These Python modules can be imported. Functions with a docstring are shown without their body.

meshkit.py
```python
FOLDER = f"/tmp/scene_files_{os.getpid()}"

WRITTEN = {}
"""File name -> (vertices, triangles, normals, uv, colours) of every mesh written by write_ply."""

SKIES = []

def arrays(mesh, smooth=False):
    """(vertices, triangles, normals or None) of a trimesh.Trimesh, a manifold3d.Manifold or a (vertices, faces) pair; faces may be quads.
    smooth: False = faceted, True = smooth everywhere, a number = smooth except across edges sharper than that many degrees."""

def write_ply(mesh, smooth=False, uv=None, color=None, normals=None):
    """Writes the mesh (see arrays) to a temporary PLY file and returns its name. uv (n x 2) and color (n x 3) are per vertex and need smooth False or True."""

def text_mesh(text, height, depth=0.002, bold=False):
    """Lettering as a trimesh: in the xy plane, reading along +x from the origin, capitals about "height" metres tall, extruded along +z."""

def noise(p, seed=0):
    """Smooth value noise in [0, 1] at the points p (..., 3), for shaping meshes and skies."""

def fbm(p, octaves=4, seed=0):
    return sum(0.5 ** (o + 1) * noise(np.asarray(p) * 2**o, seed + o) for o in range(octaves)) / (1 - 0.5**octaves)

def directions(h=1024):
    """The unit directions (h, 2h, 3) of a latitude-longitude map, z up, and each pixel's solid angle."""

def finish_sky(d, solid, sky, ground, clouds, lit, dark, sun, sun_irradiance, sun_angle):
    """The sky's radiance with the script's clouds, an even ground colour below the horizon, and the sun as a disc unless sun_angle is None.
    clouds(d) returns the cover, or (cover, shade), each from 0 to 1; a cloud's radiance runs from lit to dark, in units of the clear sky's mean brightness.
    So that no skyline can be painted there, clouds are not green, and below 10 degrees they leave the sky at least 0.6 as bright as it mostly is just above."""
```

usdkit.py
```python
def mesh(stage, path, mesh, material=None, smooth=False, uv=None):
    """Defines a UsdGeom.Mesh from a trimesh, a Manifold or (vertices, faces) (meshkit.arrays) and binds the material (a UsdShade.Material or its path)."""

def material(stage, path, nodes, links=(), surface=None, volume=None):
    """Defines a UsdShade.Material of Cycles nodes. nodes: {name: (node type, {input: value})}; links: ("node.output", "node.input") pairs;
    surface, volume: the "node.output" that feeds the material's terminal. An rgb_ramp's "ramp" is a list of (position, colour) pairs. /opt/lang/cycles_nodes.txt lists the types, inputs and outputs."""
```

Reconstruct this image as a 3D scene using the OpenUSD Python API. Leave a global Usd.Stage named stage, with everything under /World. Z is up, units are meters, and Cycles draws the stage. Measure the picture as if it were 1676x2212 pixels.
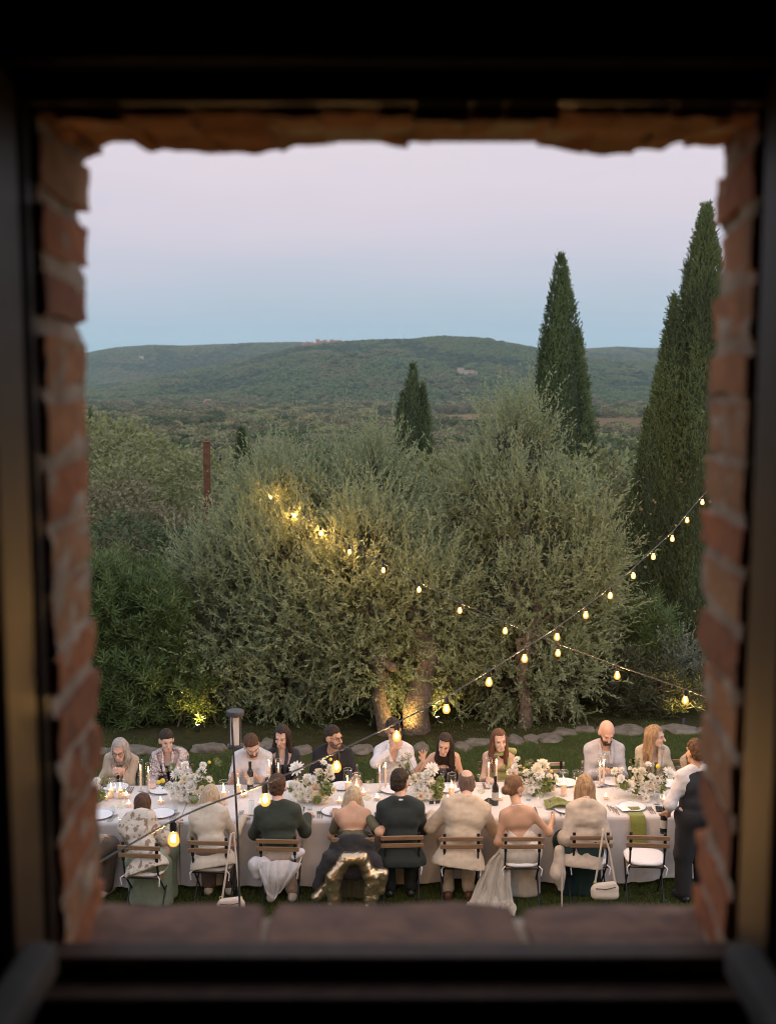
import math, random, numpy as np, trimesh, manifold3d, usdkit, meshkit
from pxr import Usd, UsdGeom, UsdLux, UsdShade, Gf, Sdf, Vt

# ---------------------------------------------------------------- camera, sky, sun, exposure
stage = Usd.Stage.CreateInMemory()
UsdGeom.SetStageUpAxis(stage, 'Z'); UsdGeom.SetStageMetersPerUnit(stage, 1.0)
UsdGeom.Xform.Define(stage, '/World')
EYE, PITCH, FOC, APER = 5.3, math.radians(6.4), 35.0, 24.0
cam = UsdGeom.Camera.Define(stage, '/World/camera')
cam.CreateFocalLengthAttr(FOC); cam.CreateHorizontalApertureAttr(APER)
cam.CreateFStopAttr(2.3); cam.CreateFocusDistanceAttr(13.0)
cam.CreateClippingRangeAttr(Gf.Vec2f(0.05, 60000)); cam.CreateExposureAttr(0.0)
cam.AddTranslateOp().Set((0, 0, EYE)); cam.AddRotateXOp().Set(90 - 6.4)
SUN = np.array([0.25, -1.0]); SUN_EL = math.radians(-1.5)
SKY = [(0.0, (.30, .445, .53)), (.05, (.345, .475, .57)), (.09, (.42, .505, .61)), (.13, (.535, .535, .645)), (.18, (.63, .575, .66)), (.23, (.67, .605, .675)), (.29, (.665, .635, .70)),
       (.38, (.65, .65, .725)), (.6, (.62, .64, .73)), (1.0, (.55, .59, .72))]
SKYGAIN = 1.06
m = usdkit.material(stage, '/World/Looks/sky', {
    "s": ("sky_texture", {"sky_type": "single_scattering", "sun_disc": False, "sun_elevation": SUN_EL, "sun_rotation": math.atan2(SUN[0], SUN[1]), "altitude": 300.0}),
    "tc": ("texture_coordinate", {}), "xyz": ("separate_xyz", {}),
    "n": ("noise_texture", {"scale": 2.2, "detail": 3.0}), "nm": ("mapping", {"scale": (1, 1, 5)}),
    "nr": ("map_range", {"from_min": 0.3, "from_max": 0.7, "to_min": -.025, "to_max": .025}), "ad": ("math", {"math_type": "add"}),
    "r": ("rgb_ramp", {"ramp": SKY}),
    "g": ("vector_math", {"math_type": "scale", "scale": 10.0 * SKYGAIN}),
    "k": ("vector_math", {"math_type": "scale", "scale": 2.0}), "wd": ("vector_math", {"math_type": "dot_product", "vector2": (.2, -.96, .2)}), "wm": ("map_range", {"from_min": -.8, "from_max": 1.0, "to_min": 1.0, "to_max": 2.2, "clamp": True}), "wg": ("vector_math", {"math_type": "scale"}),
    "mx": ("mix_color", {"blend_type": "add", "fac": 1.0, "use_clamp_result": False}),
    "b": ("background_shader", {"strength": 0.1})},
    [("tc.generated", "xyz.vector"), ("tc.generated", "nm.vector"), ("nm.vector", "n.vector"), ("n.fac", "nr.value"), ("xyz.z", "ad.value1"), ("nr.result", "ad.value2"),
     ("ad.value", "r.fac"), ("r.color", "g.vector1"), ("s.color", "k.vector1"), ("k.vector", "mx.a"), ("g.vector", "wg.vector1"), ("tc.generated", "wd.vector1"), ("wd.value", "wm.value"), ("wm.result", "wg.scale"), ("wg.vector", "mx.b"), ("mx.result", "b.color")], surface="b.background")
dome = UsdLux.DomeLight.Define(stage, '/World/sky')
UsdShade.MaterialBindingAPI.Apply(dome.GetPrim()).Bind(m)
sun = UsdLux.DistantLight.Define(stage, '/World/sun')
sun.CreateNormalizeAttr(True); sun.CreateIntensityAttr(0.12); sun.CreateAngleAttr(20.0); sun.CreateColorAttr(Gf.Vec3f(1, .88, .78))
sun.AddRotateZOp().Set(-math.degrees(math.atan2(SUN[0], SUN[1]))); sun.AddRotateXOp().Set(-(90 - math.degrees(SUN_EL)))

# ---------------------------------------------------------------- helpers
F = FOC / APER * 1676.0
CP, SP = math.cos(PITCH), math.sin(PITCH)
def ray(px, py):
    u, v = (px - 838.0) / F, (py - 1106.0) / F
    return np.array([u, CP - v * SP, -SP - v * CP])
def atY(px, py, Y):
    d = ray(px, py); return np.array([0, 0, EYE]) + d * (Y / d[1])
def atZ(px, py, Z):
    d = ray(px, py); return np.array([0, 0, EYE]) + d * ((Z - EYE) / d[2])
def rng(s): return np.random.default_rng(s)

def group_set(p, label=None, cat=None, group=None, kind=None):
    for k, v in (('label', label), ('category', cat), ('group', group), ('kind', kind)):
        if v: p.SetCustomDataByKey(k, v)
    return p
used = {}
def numbered(parent, name):
    k = parent + '/' + name; n = used.get(k, 0); used[k] = n + 1
    return k if n == 0 else f'{k}_{n:03d}'
def path_of(x): return x if isinstance(x, str) else str(x.GetPath())
def thing(name, label, cat, loc=(0, 0, 0), rz=0.0, group=None, kind=None, scale=None):
    x = UsdGeom.Xform.Define(stage, numbered('/World', name))
    x.AddTranslateOp().Set(Gf.Vec3d(*map(float, loc)))
    if rz: x.AddRotateZOp().Set(float(rz))
    if scale is not None: x.AddScaleOp().Set(Gf.Vec3f(*([float(scale)] * 3 if np.ndim(scale) == 0 else map(float, scale))))
    return group_set(x.GetPrim(), label, cat, group, kind)
def part(parent, name, mesh, mat, smooth=False, label=None, kind=None):
    p = usdkit.mesh(stage, numbered(path_of(parent), name), mesh, L[mat], smooth).GetPrim()
    if label or kind: group_set(p, label, None, None, kind)
    return p
def obj(name, mesh, mat, label, cat, smooth=False, group=None, kind=None):
    p = usdkit.mesh(stage, numbered('/World', name), mesh, L[mat], smooth).GetPrim()
    return group_set(p, label, cat, group, kind)
stage.CreateClassPrim('/World/kinds')
def proto(name):
    return stage.CreateClassPrim('/World/kinds/' + name)
def copy(src, name, label, cat, loc, rz=0.0, group=None, scale=None, rx=0.0, ry=0.0, kind=None):
    x = UsdGeom.Xform.Define(stage, numbered('/World', name)); p = x.GetPrim()
    p.GetReferences().AddInternalReference(src.GetPath()); p.SetInstanceable(True)
    x.AddTranslateOp().Set(Gf.Vec3d(*map(float, loc)))
    if rz: x.AddRotateZOp().Set(float(rz))
    if ry: x.AddRotateYOp().Set(float(ry))
    if rx: x.AddRotateXOp().Set(float(rx))
    if scale is not None: x.AddScaleOp().Set(Gf.Vec3f(*([float(scale)] * 3 if np.ndim(scale) == 0 else map(float, scale))))
    return group_set(p, label, cat, group, kind)

class MB:
    """collects pieces into one mesh"""
    def __init__(s): s.v, s.f, s.n = [], [], 0
    def add(s, v, f=None):
        if f is None:
            if hasattr(v, 'to_mesh'):
                mm = v.to_mesh(); v, f = mm.vert_properties[:, :3], mm.tri_verts
            elif hasattr(v, 'vertices'): v, f = v.vertices, v.faces
            else: v, f = v
        v, f = np.asarray(v, float), np.asarray(f, int)
        if f.shape[1] == 4: f = np.vstack([f[:, [0, 1, 2]], f[:, [0, 2, 3]]])
        s.v.append(v); s.f.append(f + s.n); s.n += len(v); return s
    def box(s, lo, hi):
        b = trimesh.creation.box(bounds=[np.minimum(lo, hi), np.maximum(lo, hi)]); return s.add(b)
    def tube(s, pts, r, n=6, caps=True):
        return s.add(*tube(pts, r, n, caps))
    def lathe(s, prof, n=16, at=(0, 0, 0)):
        return s.add(*lathe(prof, n, at))
    def get(s): return np.vstack(s.v), np.vstack(s.f)
def tube(pts, r, n=6, caps=True):
    p = np.asarray(pts, float); r = np.broadcast_to(np.asarray(r, float), (len(p),))
    t = np.gradient(p, axis=0); t /= np.linalg.norm(t, axis=1, keepdims=True) + 1e-12
    up = np.array([0, 0, 1.0]) if abs(t[0][2]) < .9 else np.array([1.0, 0, 0])
    A = []
    a = up
    for k in range(len(p)):
        a = a - t[k] * (a @ t[k]); a = a / (np.linalg.norm(a) + 1e-12); A.append(a)
    A = np.array(A); B = np.cross(t, A); an = np.arange(n) * 2 * np.pi / n
    v = p[:, None] + r[:, None, None] * (np.cos(an)[None, :, None] * A[:, None] + np.sin(an)[None, :, None] * B[:, None])
    v = v.reshape(-1, 3); f = []
    i, j = np.meshgrid(np.arange(len(p) - 1), np.arange(n), indexing='ij')
    q = np.stack([i * n + j, i * n + (j + 1) % n, (i + 1) * n + (j + 1) % n, (i + 1) * n + j], -1).reshape(-1, 4)
    f = np.vstack([q[:, [0, 1, 2]], q[:, [0, 2, 3]]])
    if caps:
        v = np.vstack([v, p[0], p[-1]]); c0, c1 = len(v) - 2, len(v) - 1; k = np.arange(n); e = (len(p) - 1) * n
        f = np.vstack([f, np.stack([np.full(n, c0), (k + 1) % n, k], 1), np.stack([np.full(n, c1), e + k, e + (k + 1) % n], 1)])
    return v, f
def lathe(prof, n=16, at=(0, 0, 0)):
    prof = np.asarray(prof, float); an = np.arange(n) * 2 * np.pi / n
    v = np.stack([prof[:, None, 0] * np.cos(an), prof[:, None, 0] * np.sin(an), np.broadcast_to(prof[:, None, 1], (len(prof), n))], -1).reshape(-1, 3) + np.asarray(at)
    i, j = np.meshgrid(np.arange(len(prof) - 1), np.arange(n), indexing='ij')
    q = np.stack([i * n + j, i * n + (j + 1) % n, (i + 1) * n + (j + 1) % n, (i + 1) * n + j], -1).reshape(-1, 4)
    return v, np.vstack([q[:, [0, 1, 2]], q[:, [0, 2, 3]]])
def rounded(lo, hi, r, seg=3):
    lo, hi = np.asarray(lo, float) + r, np.asarray(hi, float) - r
    s = manifold3d.Manifold.sphere(r, seg * 4); c = []
    for a in np.ndindex(2, 2, 2): c.append(s.translate([float(lo[k] if a[k] == 0 else hi[k]) for k in range(3)]))
    return manifold3d.Manifold.batch_hull(c)
def rotz(v, deg):
    a = math.radians(deg); c, s = math.cos(a), math.sin(a); R = np.array([[c, -s, 0], [s, c, 0], [0, 0, 1]]); return np.asarray(v) @ R.T
def grid_faces(nu, nv, wrap=False):
    i, j = np.meshgrid(np.arange(nu - 1), np.arange(nv if wrap else nv - 1), indexing='ij')
    return np.stack([i * nv + j, i * nv + (j + 1) % nv, (i + 1) * nv + (j + 1) % nv, (i + 1) * nv + j], -1).reshape(-1, 4)

# ---------------------------------------------------------------- materials
L = {}
def M(name, col, rough=.6, col2=None, scale=8., stretch=None, bump=0., bscale=None, metal=0., spec=.4, island=0., sheen=0., trans=0., transcol=None, lo=.35, hi=.65, coat=0., randobj=0., bdist=.01, detail=4.):
    n = {"p": ("principled_bsdf", {"base_color": col, "roughness": rough, "metallic": metal, "specular_ior_level": spec, "sheen_weight": sheen, "coat_weight": coat})}
    l = []; base = None
    if col2 is not None or bump:
        n["g"] = ("geometry", {}); src = "g.position"
        if stretch is not None: n["mp"] = ("mapping", {"scale": stretch}); l.append((src, "mp.vector")); src = "mp.vector"
    if col2 is not None:
        n["n"] = ("noise_texture", {"scale": scale, "detail": detail}); n["r"] = ("rgb_ramp", {"ramp": [(0, col), (lo, col), (hi, col2), (1, col2)]})
        l += [(src, "n.vector"), ("n.fac", "r.fac")]; base = "r.color"
    if island or randobj:
        n["gi"] = ("geometry", {}) if island else ("object_info", {})
        amt = island or randobj
        n["ir"] = ("map_range", {"to_min": 1 - amt, "to_max": 1 + amt}); n["hs"] = ("hsv", {"color": col})
        n["ih"] = ("map_range", {"to_min": .5 - .035 * amt, "to_max": .5 + .035 * amt})
        o = "gi.random_per_island" if island else "gi.random"
        l += [(o, "ir.value"), ("ir.result", "hs.value"), (o, "ih.value"), ("ih.result", "hs.hue")]
        if base: l.append((base, "hs.color"))
        base = "hs.color"
    if base: l.append((base, "p.base_color"))
    if bump:
        n["bn"] = ("noise_texture", {"scale": bscale or scale * 3, "detail": 3.0}); n["bp"] = ("bump", {"strength": bump, "distance": bdist})
        l += [(src, "bn.vector"), ("bn.fac", "bp.height"), ("bp.normal", "p.normal")]
    surf = "p.BSDF"
    if trans:
        n["t"] = ("translucent_bsdf", {"color": transcol or tuple(min(1, c * 1.5) for c in col)}); n["mx"] = ("mix_closure", {"fac": trans})
        if base: l.append((base, "t.color"))
        l += [("p.BSDF", "mx.closure1"), ("t.BSDF", "mx.closure2")]; surf = "mx.closure"
    L[name] = usdkit.material(stage, '/World/Looks/' + name, n, l, surface=surf); return L[name]
def EM(name, col, strength):
    L[name] = usdkit.material(stage, '/World/Looks/' + name, {"e": ("emission", {"color": col, "strength": strength})}, [], surface="e.emission")
def GLASS(name, tint=(1, 1, 1), ior=1.45, base=0.03):
    L[name] = usdkit.material(stage, '/World/Looks/' + name, {"f": ("layer_weight", {"blend": .5}), "pw": ("math", {"math_type": "power", "value2": 4.0}), "a": ("math", {"math_type": "multiply_add", "value2": .40, "value3": base}), "t": ("transparent_bsdf", {"color": tint}), "g": ("glossy_bsdf", {"color": (1, 1, 1), "roughness": .04}), "m": ("mix_closure", {})},
        [("f.facing", "pw.value1"), ("pw.value", "a.value1"), ("a.value", "m.fac"), ("t.BSDF", "m.closure1"), ("g.BSDF", "m.closure2")], surface="m.closure")
# ---------------------------------------------------------------- terrain, hills
M('lawn_soil', (.030, .050, .012), 1.0, (.075, .055, .03), 1.1, bump=.4, bscale=60, spec=.0)
M('valley_ground', (.05, .055, .025), .95, (.075, .07, .032), .05, spec=.0)
M('hill_ground', (.04, .06, .028), .95, (.055, .072, .032), .012, spec=.0)
M('field_tan', (.17, .125, .065), .95, (.14, .11, .055), .03, spec=.0)
M('field_russet', (.145, .10, .055), .95, (.12, .085, .045), .05, spec=.0)
PY = [-60, 17.2, 19, 24, 35, 60, 120, 300, 700, 2200, 9000, 30000]
PZ = [0, 0, -.15, -1.1, -4, -8, -14, -22, -30, -34, -34, -34]
def valley_z(x, y): return np.interp(y, PY, PZ)
# skyline of the near ridge and of the ridge behind it, read by direction
R1X = [-1200, -300, 60, 175, 300, 450, 560, 640, 700, 800, 950, 1050, 1150, 1260, 1440, 1600, 2200, 3000]
R1Y = [850, 850, 850, 843, 826, 797, 772, 752, 745, 737, 731, 738, 757, 775, 790, 800, 830, 840]
R2X = [-1200, -300, 60, 175, 250, 330, 400, 560, 650, 760, 1000, 1150, 1250, 1330, 1440, 1560, 2200, 3000]
R2Y = [790, 785, 775, 771, 756, 750, 752, 745, 744, 760, 800, 775, 759, 754, 759, 766, 790, 800]
D0, D1, D2 = 2050.0, 3400.0, 5200.0
def elev(py): return math.tan(-PITCH + math.atan((1106 - py) / F)) if np.ndim(py) == 0 else np.tan(-PITCH + np.arctan((1106 - np.asarray(py)) / F))
def hill_z(px, d):
    """height above sea of the land in direction px at distance d along y"""
    z1 = EYE + D1 * elev(np.interp(px, R1X, R1Y)); z2 = EYE + D2 * elev(np.interp(px, R2X, R2Y))
    base = -34.0
    t1 = np.clip((d - D0) / (D1 - D0), 0, 1); t1b = np.clip((d - D1) / 700, 0, 1); sm = lambda t: t * t * (3 - 2 * t)
    up1 = (t1 ** 1.15) * .6 + sm(t1) * .4
    a = base + (z1 - base) * up1 * (1 - .45 * sm(t1b))
    t2 = np.clip((d - 4000) / (D2 - 4000), 0, 1); t2b = np.clip((d - D2) / 900, 0, 1)
    b = base + (z2 - base) * sm(t2) * (1 - .5 * sm(t2b))
    x = (px - 838) / F * d
    q = np.stack([x / 420.0, d / 560.0, np.zeros_like(d)], -1)
    rid = np.abs(meshkit.fbm(q, 4, 3) - .5) * 2
    amp = 120 * np.minimum(t1, 1) * (1 - .85 * sm(np.clip((d - 2900) / 500, 0, 1))) * sm(np.clip((z1 - base) / 120, 0, 1))
    return np.maximum(a + amp * (rid - .35), b)
pxs = np.linspace(-900, 2600, 240); ds = np.concatenate([np.linspace(1950, 3500, 70), np.linspace(3560, 5300, 44), [5600, 6000, 6600]])
PXG, DG = np.meshgrid(pxs, ds, indexing='ij'); ZG = hill_z(PXG, DG)
v = np.stack([(PXG - 838) / F * DG, DG, ZG], -1).reshape(-1, 3)
v[DG.ravel() <= 2000, 2] -= 6
obj('hills', (v, grid_faces(len(pxs), len(ds))[:, ::-1]), 'hill_ground', 'wooded hill ridges closing the far side of the valley', 'hills', True, kind='structure')
ys = np.array([17.2, 18, 19, 21, 24, 29, 35, 46, 60, 85, 120, 180, 300, 450, 700, 1200, 2200, 6000, 12000]); xs = np.linspace(-1, 1, 41)
w = np.interp(ys, [17, 60, 300, 2200, 12000], [60, 120, 500, 4000, 12000])
v = np.stack([xs[None, :] * w[:, None], np.broadcast_to(ys[:, None], (len(ys), 41)), np.broadcast_to(valley_z(0, ys)[:, None], (len(ys), 41))], -1).reshape(-1, 3)
obj('terrain', (v, grid_faces(len(ys), 41)[:, ::-1]), 'valley_ground', 'scrubby slope and valley floor below the garden', 'terrain', True, kind='structure')
gx, gy = np.linspace(-60, 60, 41), np.linspace(-40, 17.2, 30)
GX, GY = np.meshgrid(gx, gy, indexing='ij')
obj('lawn', (np.stack([GX, GY, GX * 0], -1).reshape(-1, 3), grid_faces(41, 30)), 'lawn_soil', 'level garden lawn under and around the long dinner table', 'lawn', True, kind='structure')
# haze
L['haze'] = usdkit.material(stage, '/World/Looks/haze', {"v": ("principled_volume", {"color": (.74, .88, .92), "density": .000042, "anisotropy": .2})}, [], volume="v.volume")
group_set(usdkit.mesh(stage, '/World/haze', trimesh.creation.box(bounds=[[-9000, -60, -60], [9000, 7000, 300]]), L['haze']).GetPrim(), 'thin evening haze filling the valley', 'haze', None, 'stuff')
# fields on the far valley floor
def field(name, corners, mat, label):
    p = [atZ(a, b, -33.2) for a, b in corners]
    n = 12; v = []
    for i in range(n + 1):
        for j in range(n + 1):
            s, t = i / n, j / n
            v.append((1 - s) * ((1 - t) * p[0] + t * p[3]) + s * ((1 - t) * p[1] + t * p[2]))
    v = np.array(v)
    v[:, 2] = np.where(v[:, 1] > 2000, hill_z(v[:, 0] / v[:, 1] * F + 838, v[:, 1]), valley_z(0, v[:, 1])) + 1.2
    obj(name, (v, grid_faces(n + 1, n + 1)[:, ::-1]), mat, label, 'field', True, kind='structure')
field('field', [(940, 914), (1075, 912), (1072, 896), (950, 902)], 'field_tan', 'tan stubble field on the valley floor left of the middle cypress')
field('field', [(1276, 935), (1400, 932), (1400, 905), (1282, 905)], 'field_russet', 'russet vineyard field on the valley floor between the two right cypresses')
field('field', [(225, 893), (345, 890), (340, 884), (255, 886)], 'field_tan', 'thin pale field strip at the foot of the hills on the far left')

# ---------------------------------------------------------------- the house around the window
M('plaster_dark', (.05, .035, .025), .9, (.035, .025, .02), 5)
M('mortar', (.45, .345, .25), .95, (.30, .20, .135), 11, bump=.8, bscale=70, bdist=.006)
M('facade', (.30, .24, .18), .95, (.24, .16, .11), 2.0)
for i, (c, c2) in enumerate([((.40, .135, .05), (.27, .09, .038)), ((.45, .18, .068), (.29, .13, .06)), ((.30, .10, .042), (.19, .07, .035)), ((.39, .19, .09), (.28, .13, .06))]):
    M(f'brick_{"abcd"[i]}', c, .95, c2, 22, bump=.9, bscale=60, bdist=.006)
M('window_wood', (.075, .042, .026), .5, (.05, .03, .019), 30, stretch=(1, 1, .12), bump=.08, spec=.14)
M('grey_wood', (.085, .075, .065), .8, (.06, .055, .05), 20)
M('rubber', (.012, .012, .012), .6)
W0, W1 = 1.50, 1.75
XL, XR = atY(104, 1106, W0)[0], atY(1612, 1106, W0)[0]
ZT, ZB = atY(838, 245, W0)[2], atY(838, 2032, W0)[2]
house = thing('house', 'brick house whose rough window opening frames the whole view', 'house')
mb = MB()
mx, top, bot = .05, ZT + .09, ZB - .08
for lo, hi in (((-9, W0, 0), (XL - .10, W1 - .03, 7.4)), ((XR + .10, W0, 0), (9, W1 - .03, 7.4)), ((XL - .10, W0, top), (XR + .10, W1 - .03, 7.4)), ((XL - .10, W0, 0), (XR + .10, W1 - .03, bot))): mb.box(lo, hi)
part(house, 'facade_wall', mb.get(), 'mortar')
mb = MB()
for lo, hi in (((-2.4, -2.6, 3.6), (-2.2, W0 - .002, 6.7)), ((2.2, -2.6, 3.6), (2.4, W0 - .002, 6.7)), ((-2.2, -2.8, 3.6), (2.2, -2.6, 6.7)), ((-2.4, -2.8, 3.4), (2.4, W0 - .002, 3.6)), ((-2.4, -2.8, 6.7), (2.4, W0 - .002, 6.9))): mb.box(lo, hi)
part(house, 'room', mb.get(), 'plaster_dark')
mb = MB(); mb.box((-9, -8, 0), (-8.8, W0 - .002, 7.3)); mb.box((8.8, -8, 0), (9, W0 - .002, 7.3)); mb.box((-8.8, -8, 0), (8.8, -7.8, 7.3)); mb.box((-9.5, -8.4, 7.41), (9.5, W1 + .35, 7.6))
part(house, 'outer_walls', mb.get(), 'facade')
# bricks
R = rng(5)
def brick_block(lo, hi, seed, rough=.012, n=(4, 5, 3)):
    b = trimesh.creation.box(bounds=[lo, hi]); b = b.subdivide().subdivide()
    v = np.array(b.vertices); c, e = (np.array(lo) + hi) / 2, (np.array(hi) - lo) / 2
    q = (v - c) / e; k = np.sum(np.abs(q) > .98, 1)
    v = c + (v - c) * np.where(k == 3, .93, np.where(k == 2, .97, 1.0))[:, None]
    nz = np.stack([meshkit.fbm(v * 22 + 50 + 17 * a, 3, seed + a) for a in range(3)], -1) - .5
    return v + nz * rough * 2, b.faces
LX = [(300, 212), (330, 190), (360, 175), (410, 180), (480, 170), (560, 179), (640, 180), (690, 160), (745, 183), (850, 180), (1000, 187), (1200, 192), (1400, 198), (1550, 205), (1700, 210), (1960, 217)]
RX = [(300, 1573), (370, 1560), (400, 1566), (440, 1555), (540, 1572), (600, 1562), (680, 1548), (800, 1540), (1000, 1530), (1200, 1522), (1400, 1526), (1600, 1526), (1750, 1524), (1850, 1514), (1960, 1500)]
def edge_x(z, prof):
    py = 1106 + F * math.tan(math.atan(-(z - EYE) / W1) - PITCH)
    return atY(np.interp(py, [a for a, b in prof], [b for a, b in prof]), py, W1)[0]
for side, prof in ((-1, LX), (1, RX)):
    xi = (XL if side < 0 else XR); zz = np.linspace(bot, top, 120); tt = np.linspace(0, 1, 9)
    g = np.array([[[xi + (edge_x(z, prof) - xi) * t + side * -.001, W0 + .003 + (W1 - W0 - .004) * t, z] for t in tt] for z in zz])
    g[..., 0] += side * (meshkit.fbm(g * 24 + 9, 3, 5) - .45) * .028
    b2 = g[:, -1].copy(); b2[:, 0] = xi + side * .11; g = np.concatenate([g, b2[:, None]], 1)
    f = grid_faces(120, 10); part(house, 'reveal_mortar', (g.reshape(-1, 3), f if side < 0 else f[:, ::-1]), 'mortar', 50)
    z = bot - .02; i = 0
    while z < top - .03:
        h = R.uniform(.050, .074)
        zc = z + h / 2
        xo = edge_x(zc, prof)
        k = int(R.integers(0, 4)); b = trimesh.creation.box(bounds=[[xi - .12, W0 + .004, z], [xi + .004, W1 + R.uniform(-.01, .02), z + h]]) if side < 0 else trimesh.creation.box(bounds=[[xi - .004, W0 + .004, z], [xi + .12, W1 + R.uniform(-.01, .02), z + h]])
        b = b.subdivide().subdivide(); v = np.array(b.vertices)
        t = np.clip((v[:, 1] - W0) / (W1 - W0), 0, 1); inner = (v[:, 0] > xi - .05) if side < 0 else (v[:, 0] < xi + .05)
        v[:, 0] += np.where(inner, (xo - xi) * t + R.normal(0, .002), 0)
        nz = np.stack([meshkit.fbm(v * 26 + 50 + 17 * a, 3, i * 7 + a + (100 if side > 0 else 0)) for a in range(3)], -1) - .5
        v += nz * np.array([.013, .026, .024])
        part(house, 'brick', (v, b.faces), f'brick_{"abcd"[k]}', 50)
        z += h + R.uniform(.014, .030); i += 1
# top: rough hewn lintel bricks on edge
TX = [150, 200, 220, 250, 290, 320, 345, 350, 400, 470, 540, 600, 640, 700, 740, 800, 850, 930, 945, 1030, 1063, 1120, 1200, 1300, 1350, 1430, 1460, 1510, 1570, 1620]
TY = [345, 325, 310, 298, 298, 320, 325, 308, 315, 322, 326, 320, 300, 302, 290, 290, 302, 308, 293, 297, 282, 293, 303, 320, 318, 320, 305, 300, 308, 312]
px = 120.0
while px < 1620:
    w = R.uniform(60, 150); p1 = min(px + w, 1625)
    nx = 14; cols = np.linspace(px + 2, p1 - 2, nx)
    xs_ = np.array([atY(c, 300, W1)[0] for c in cols]); zo = np.array([atY(c, np.interp(c, TX, TY), W1)[2] for c in cols])
    rows = []
    yy = np.linspace(W0 + .004, W1 + R.uniform(-.005, .015), 7)
    for y in yy:
        t = (y - W0) / (W1 - W0)
        rows.append(np.stack([xs_, np.full(nx, y), ZT - .004 + (zo - ZT) * t ** .8 + .006 * np.sin(9 * t + px)], -1))
    bt = np.array(rows); nz = meshkit.fbm(bt * 40, 3, int(px)) - .5; bt[..., 2] += nz * .012; bt[..., 1] += np.where(np.arange(7)[:, None] == 6, nz * .02, 0)
    tp = bt.copy(); tp[..., 2] = top + .01
    mbb = MB(); f = grid_faces(7, nx); mbb.add(bt.reshape(-1, 3), f[:, ::-1])
    mbb.add(np.concatenate([bt[-1], tp[-1]]), np.array([[k, k + 1, nx + k + 1, nx + k] for k in range(nx - 1)])[:, ::-1])
    mbb.add(np.concatenate([bt[:, 0], tp[:, 0]]), np.array([[k, k + 1, 8 + k, 7 + k] for k in range(6)])); mbb.add(np.concatenate([bt[:, -1], tp[:, -1]]), np.array([[k, k + 1, 8 + k, 7 + k] for k in range(6)])[:, ::-1])
    mbb.add(np.concatenate([bt[0], tp[0]]), np.array([[k, k + 1, nx + k + 1, nx + k] for k in range(nx - 1)]))
    part(house, 'brick', mbb.get(), f'brick_{"dbad"[int(R.integers(0, 4))]}', 60)
    px = p1
part(house, 'lintel_mortar', MB().box((XL - .09, W0 + .01, ZT + .012), (XR + .09, W1 - .02, top + .005)).get(), 'mortar')
# sill bricks
zs = atY(838, 1962, W1)[2]; M('brick_sill', (.22, .115, .075), .95, (.13, .075, .055), 18, bump=.9, bscale=50, bdist=.006)
for a, b in ((60, 555), (563, 1137), (1146, 1640)):
    xa, xb = atY(a, 1990, 1.62)[0], atY(b, 1990, 1.62)[0]
    bb = brick_block((xa, W0 + .004, zs - .07), (xb, W1 + .02, zs), int(a), .009)
    part(house, 'brick', bb, 'brick_sill', 50)
part(house, 'sill_mortar', MB().box((XL - .02, W0 + .006, bot - .05), (XR + .02, W1 - .01, zs - .012)).get(), 'mortar')
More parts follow.
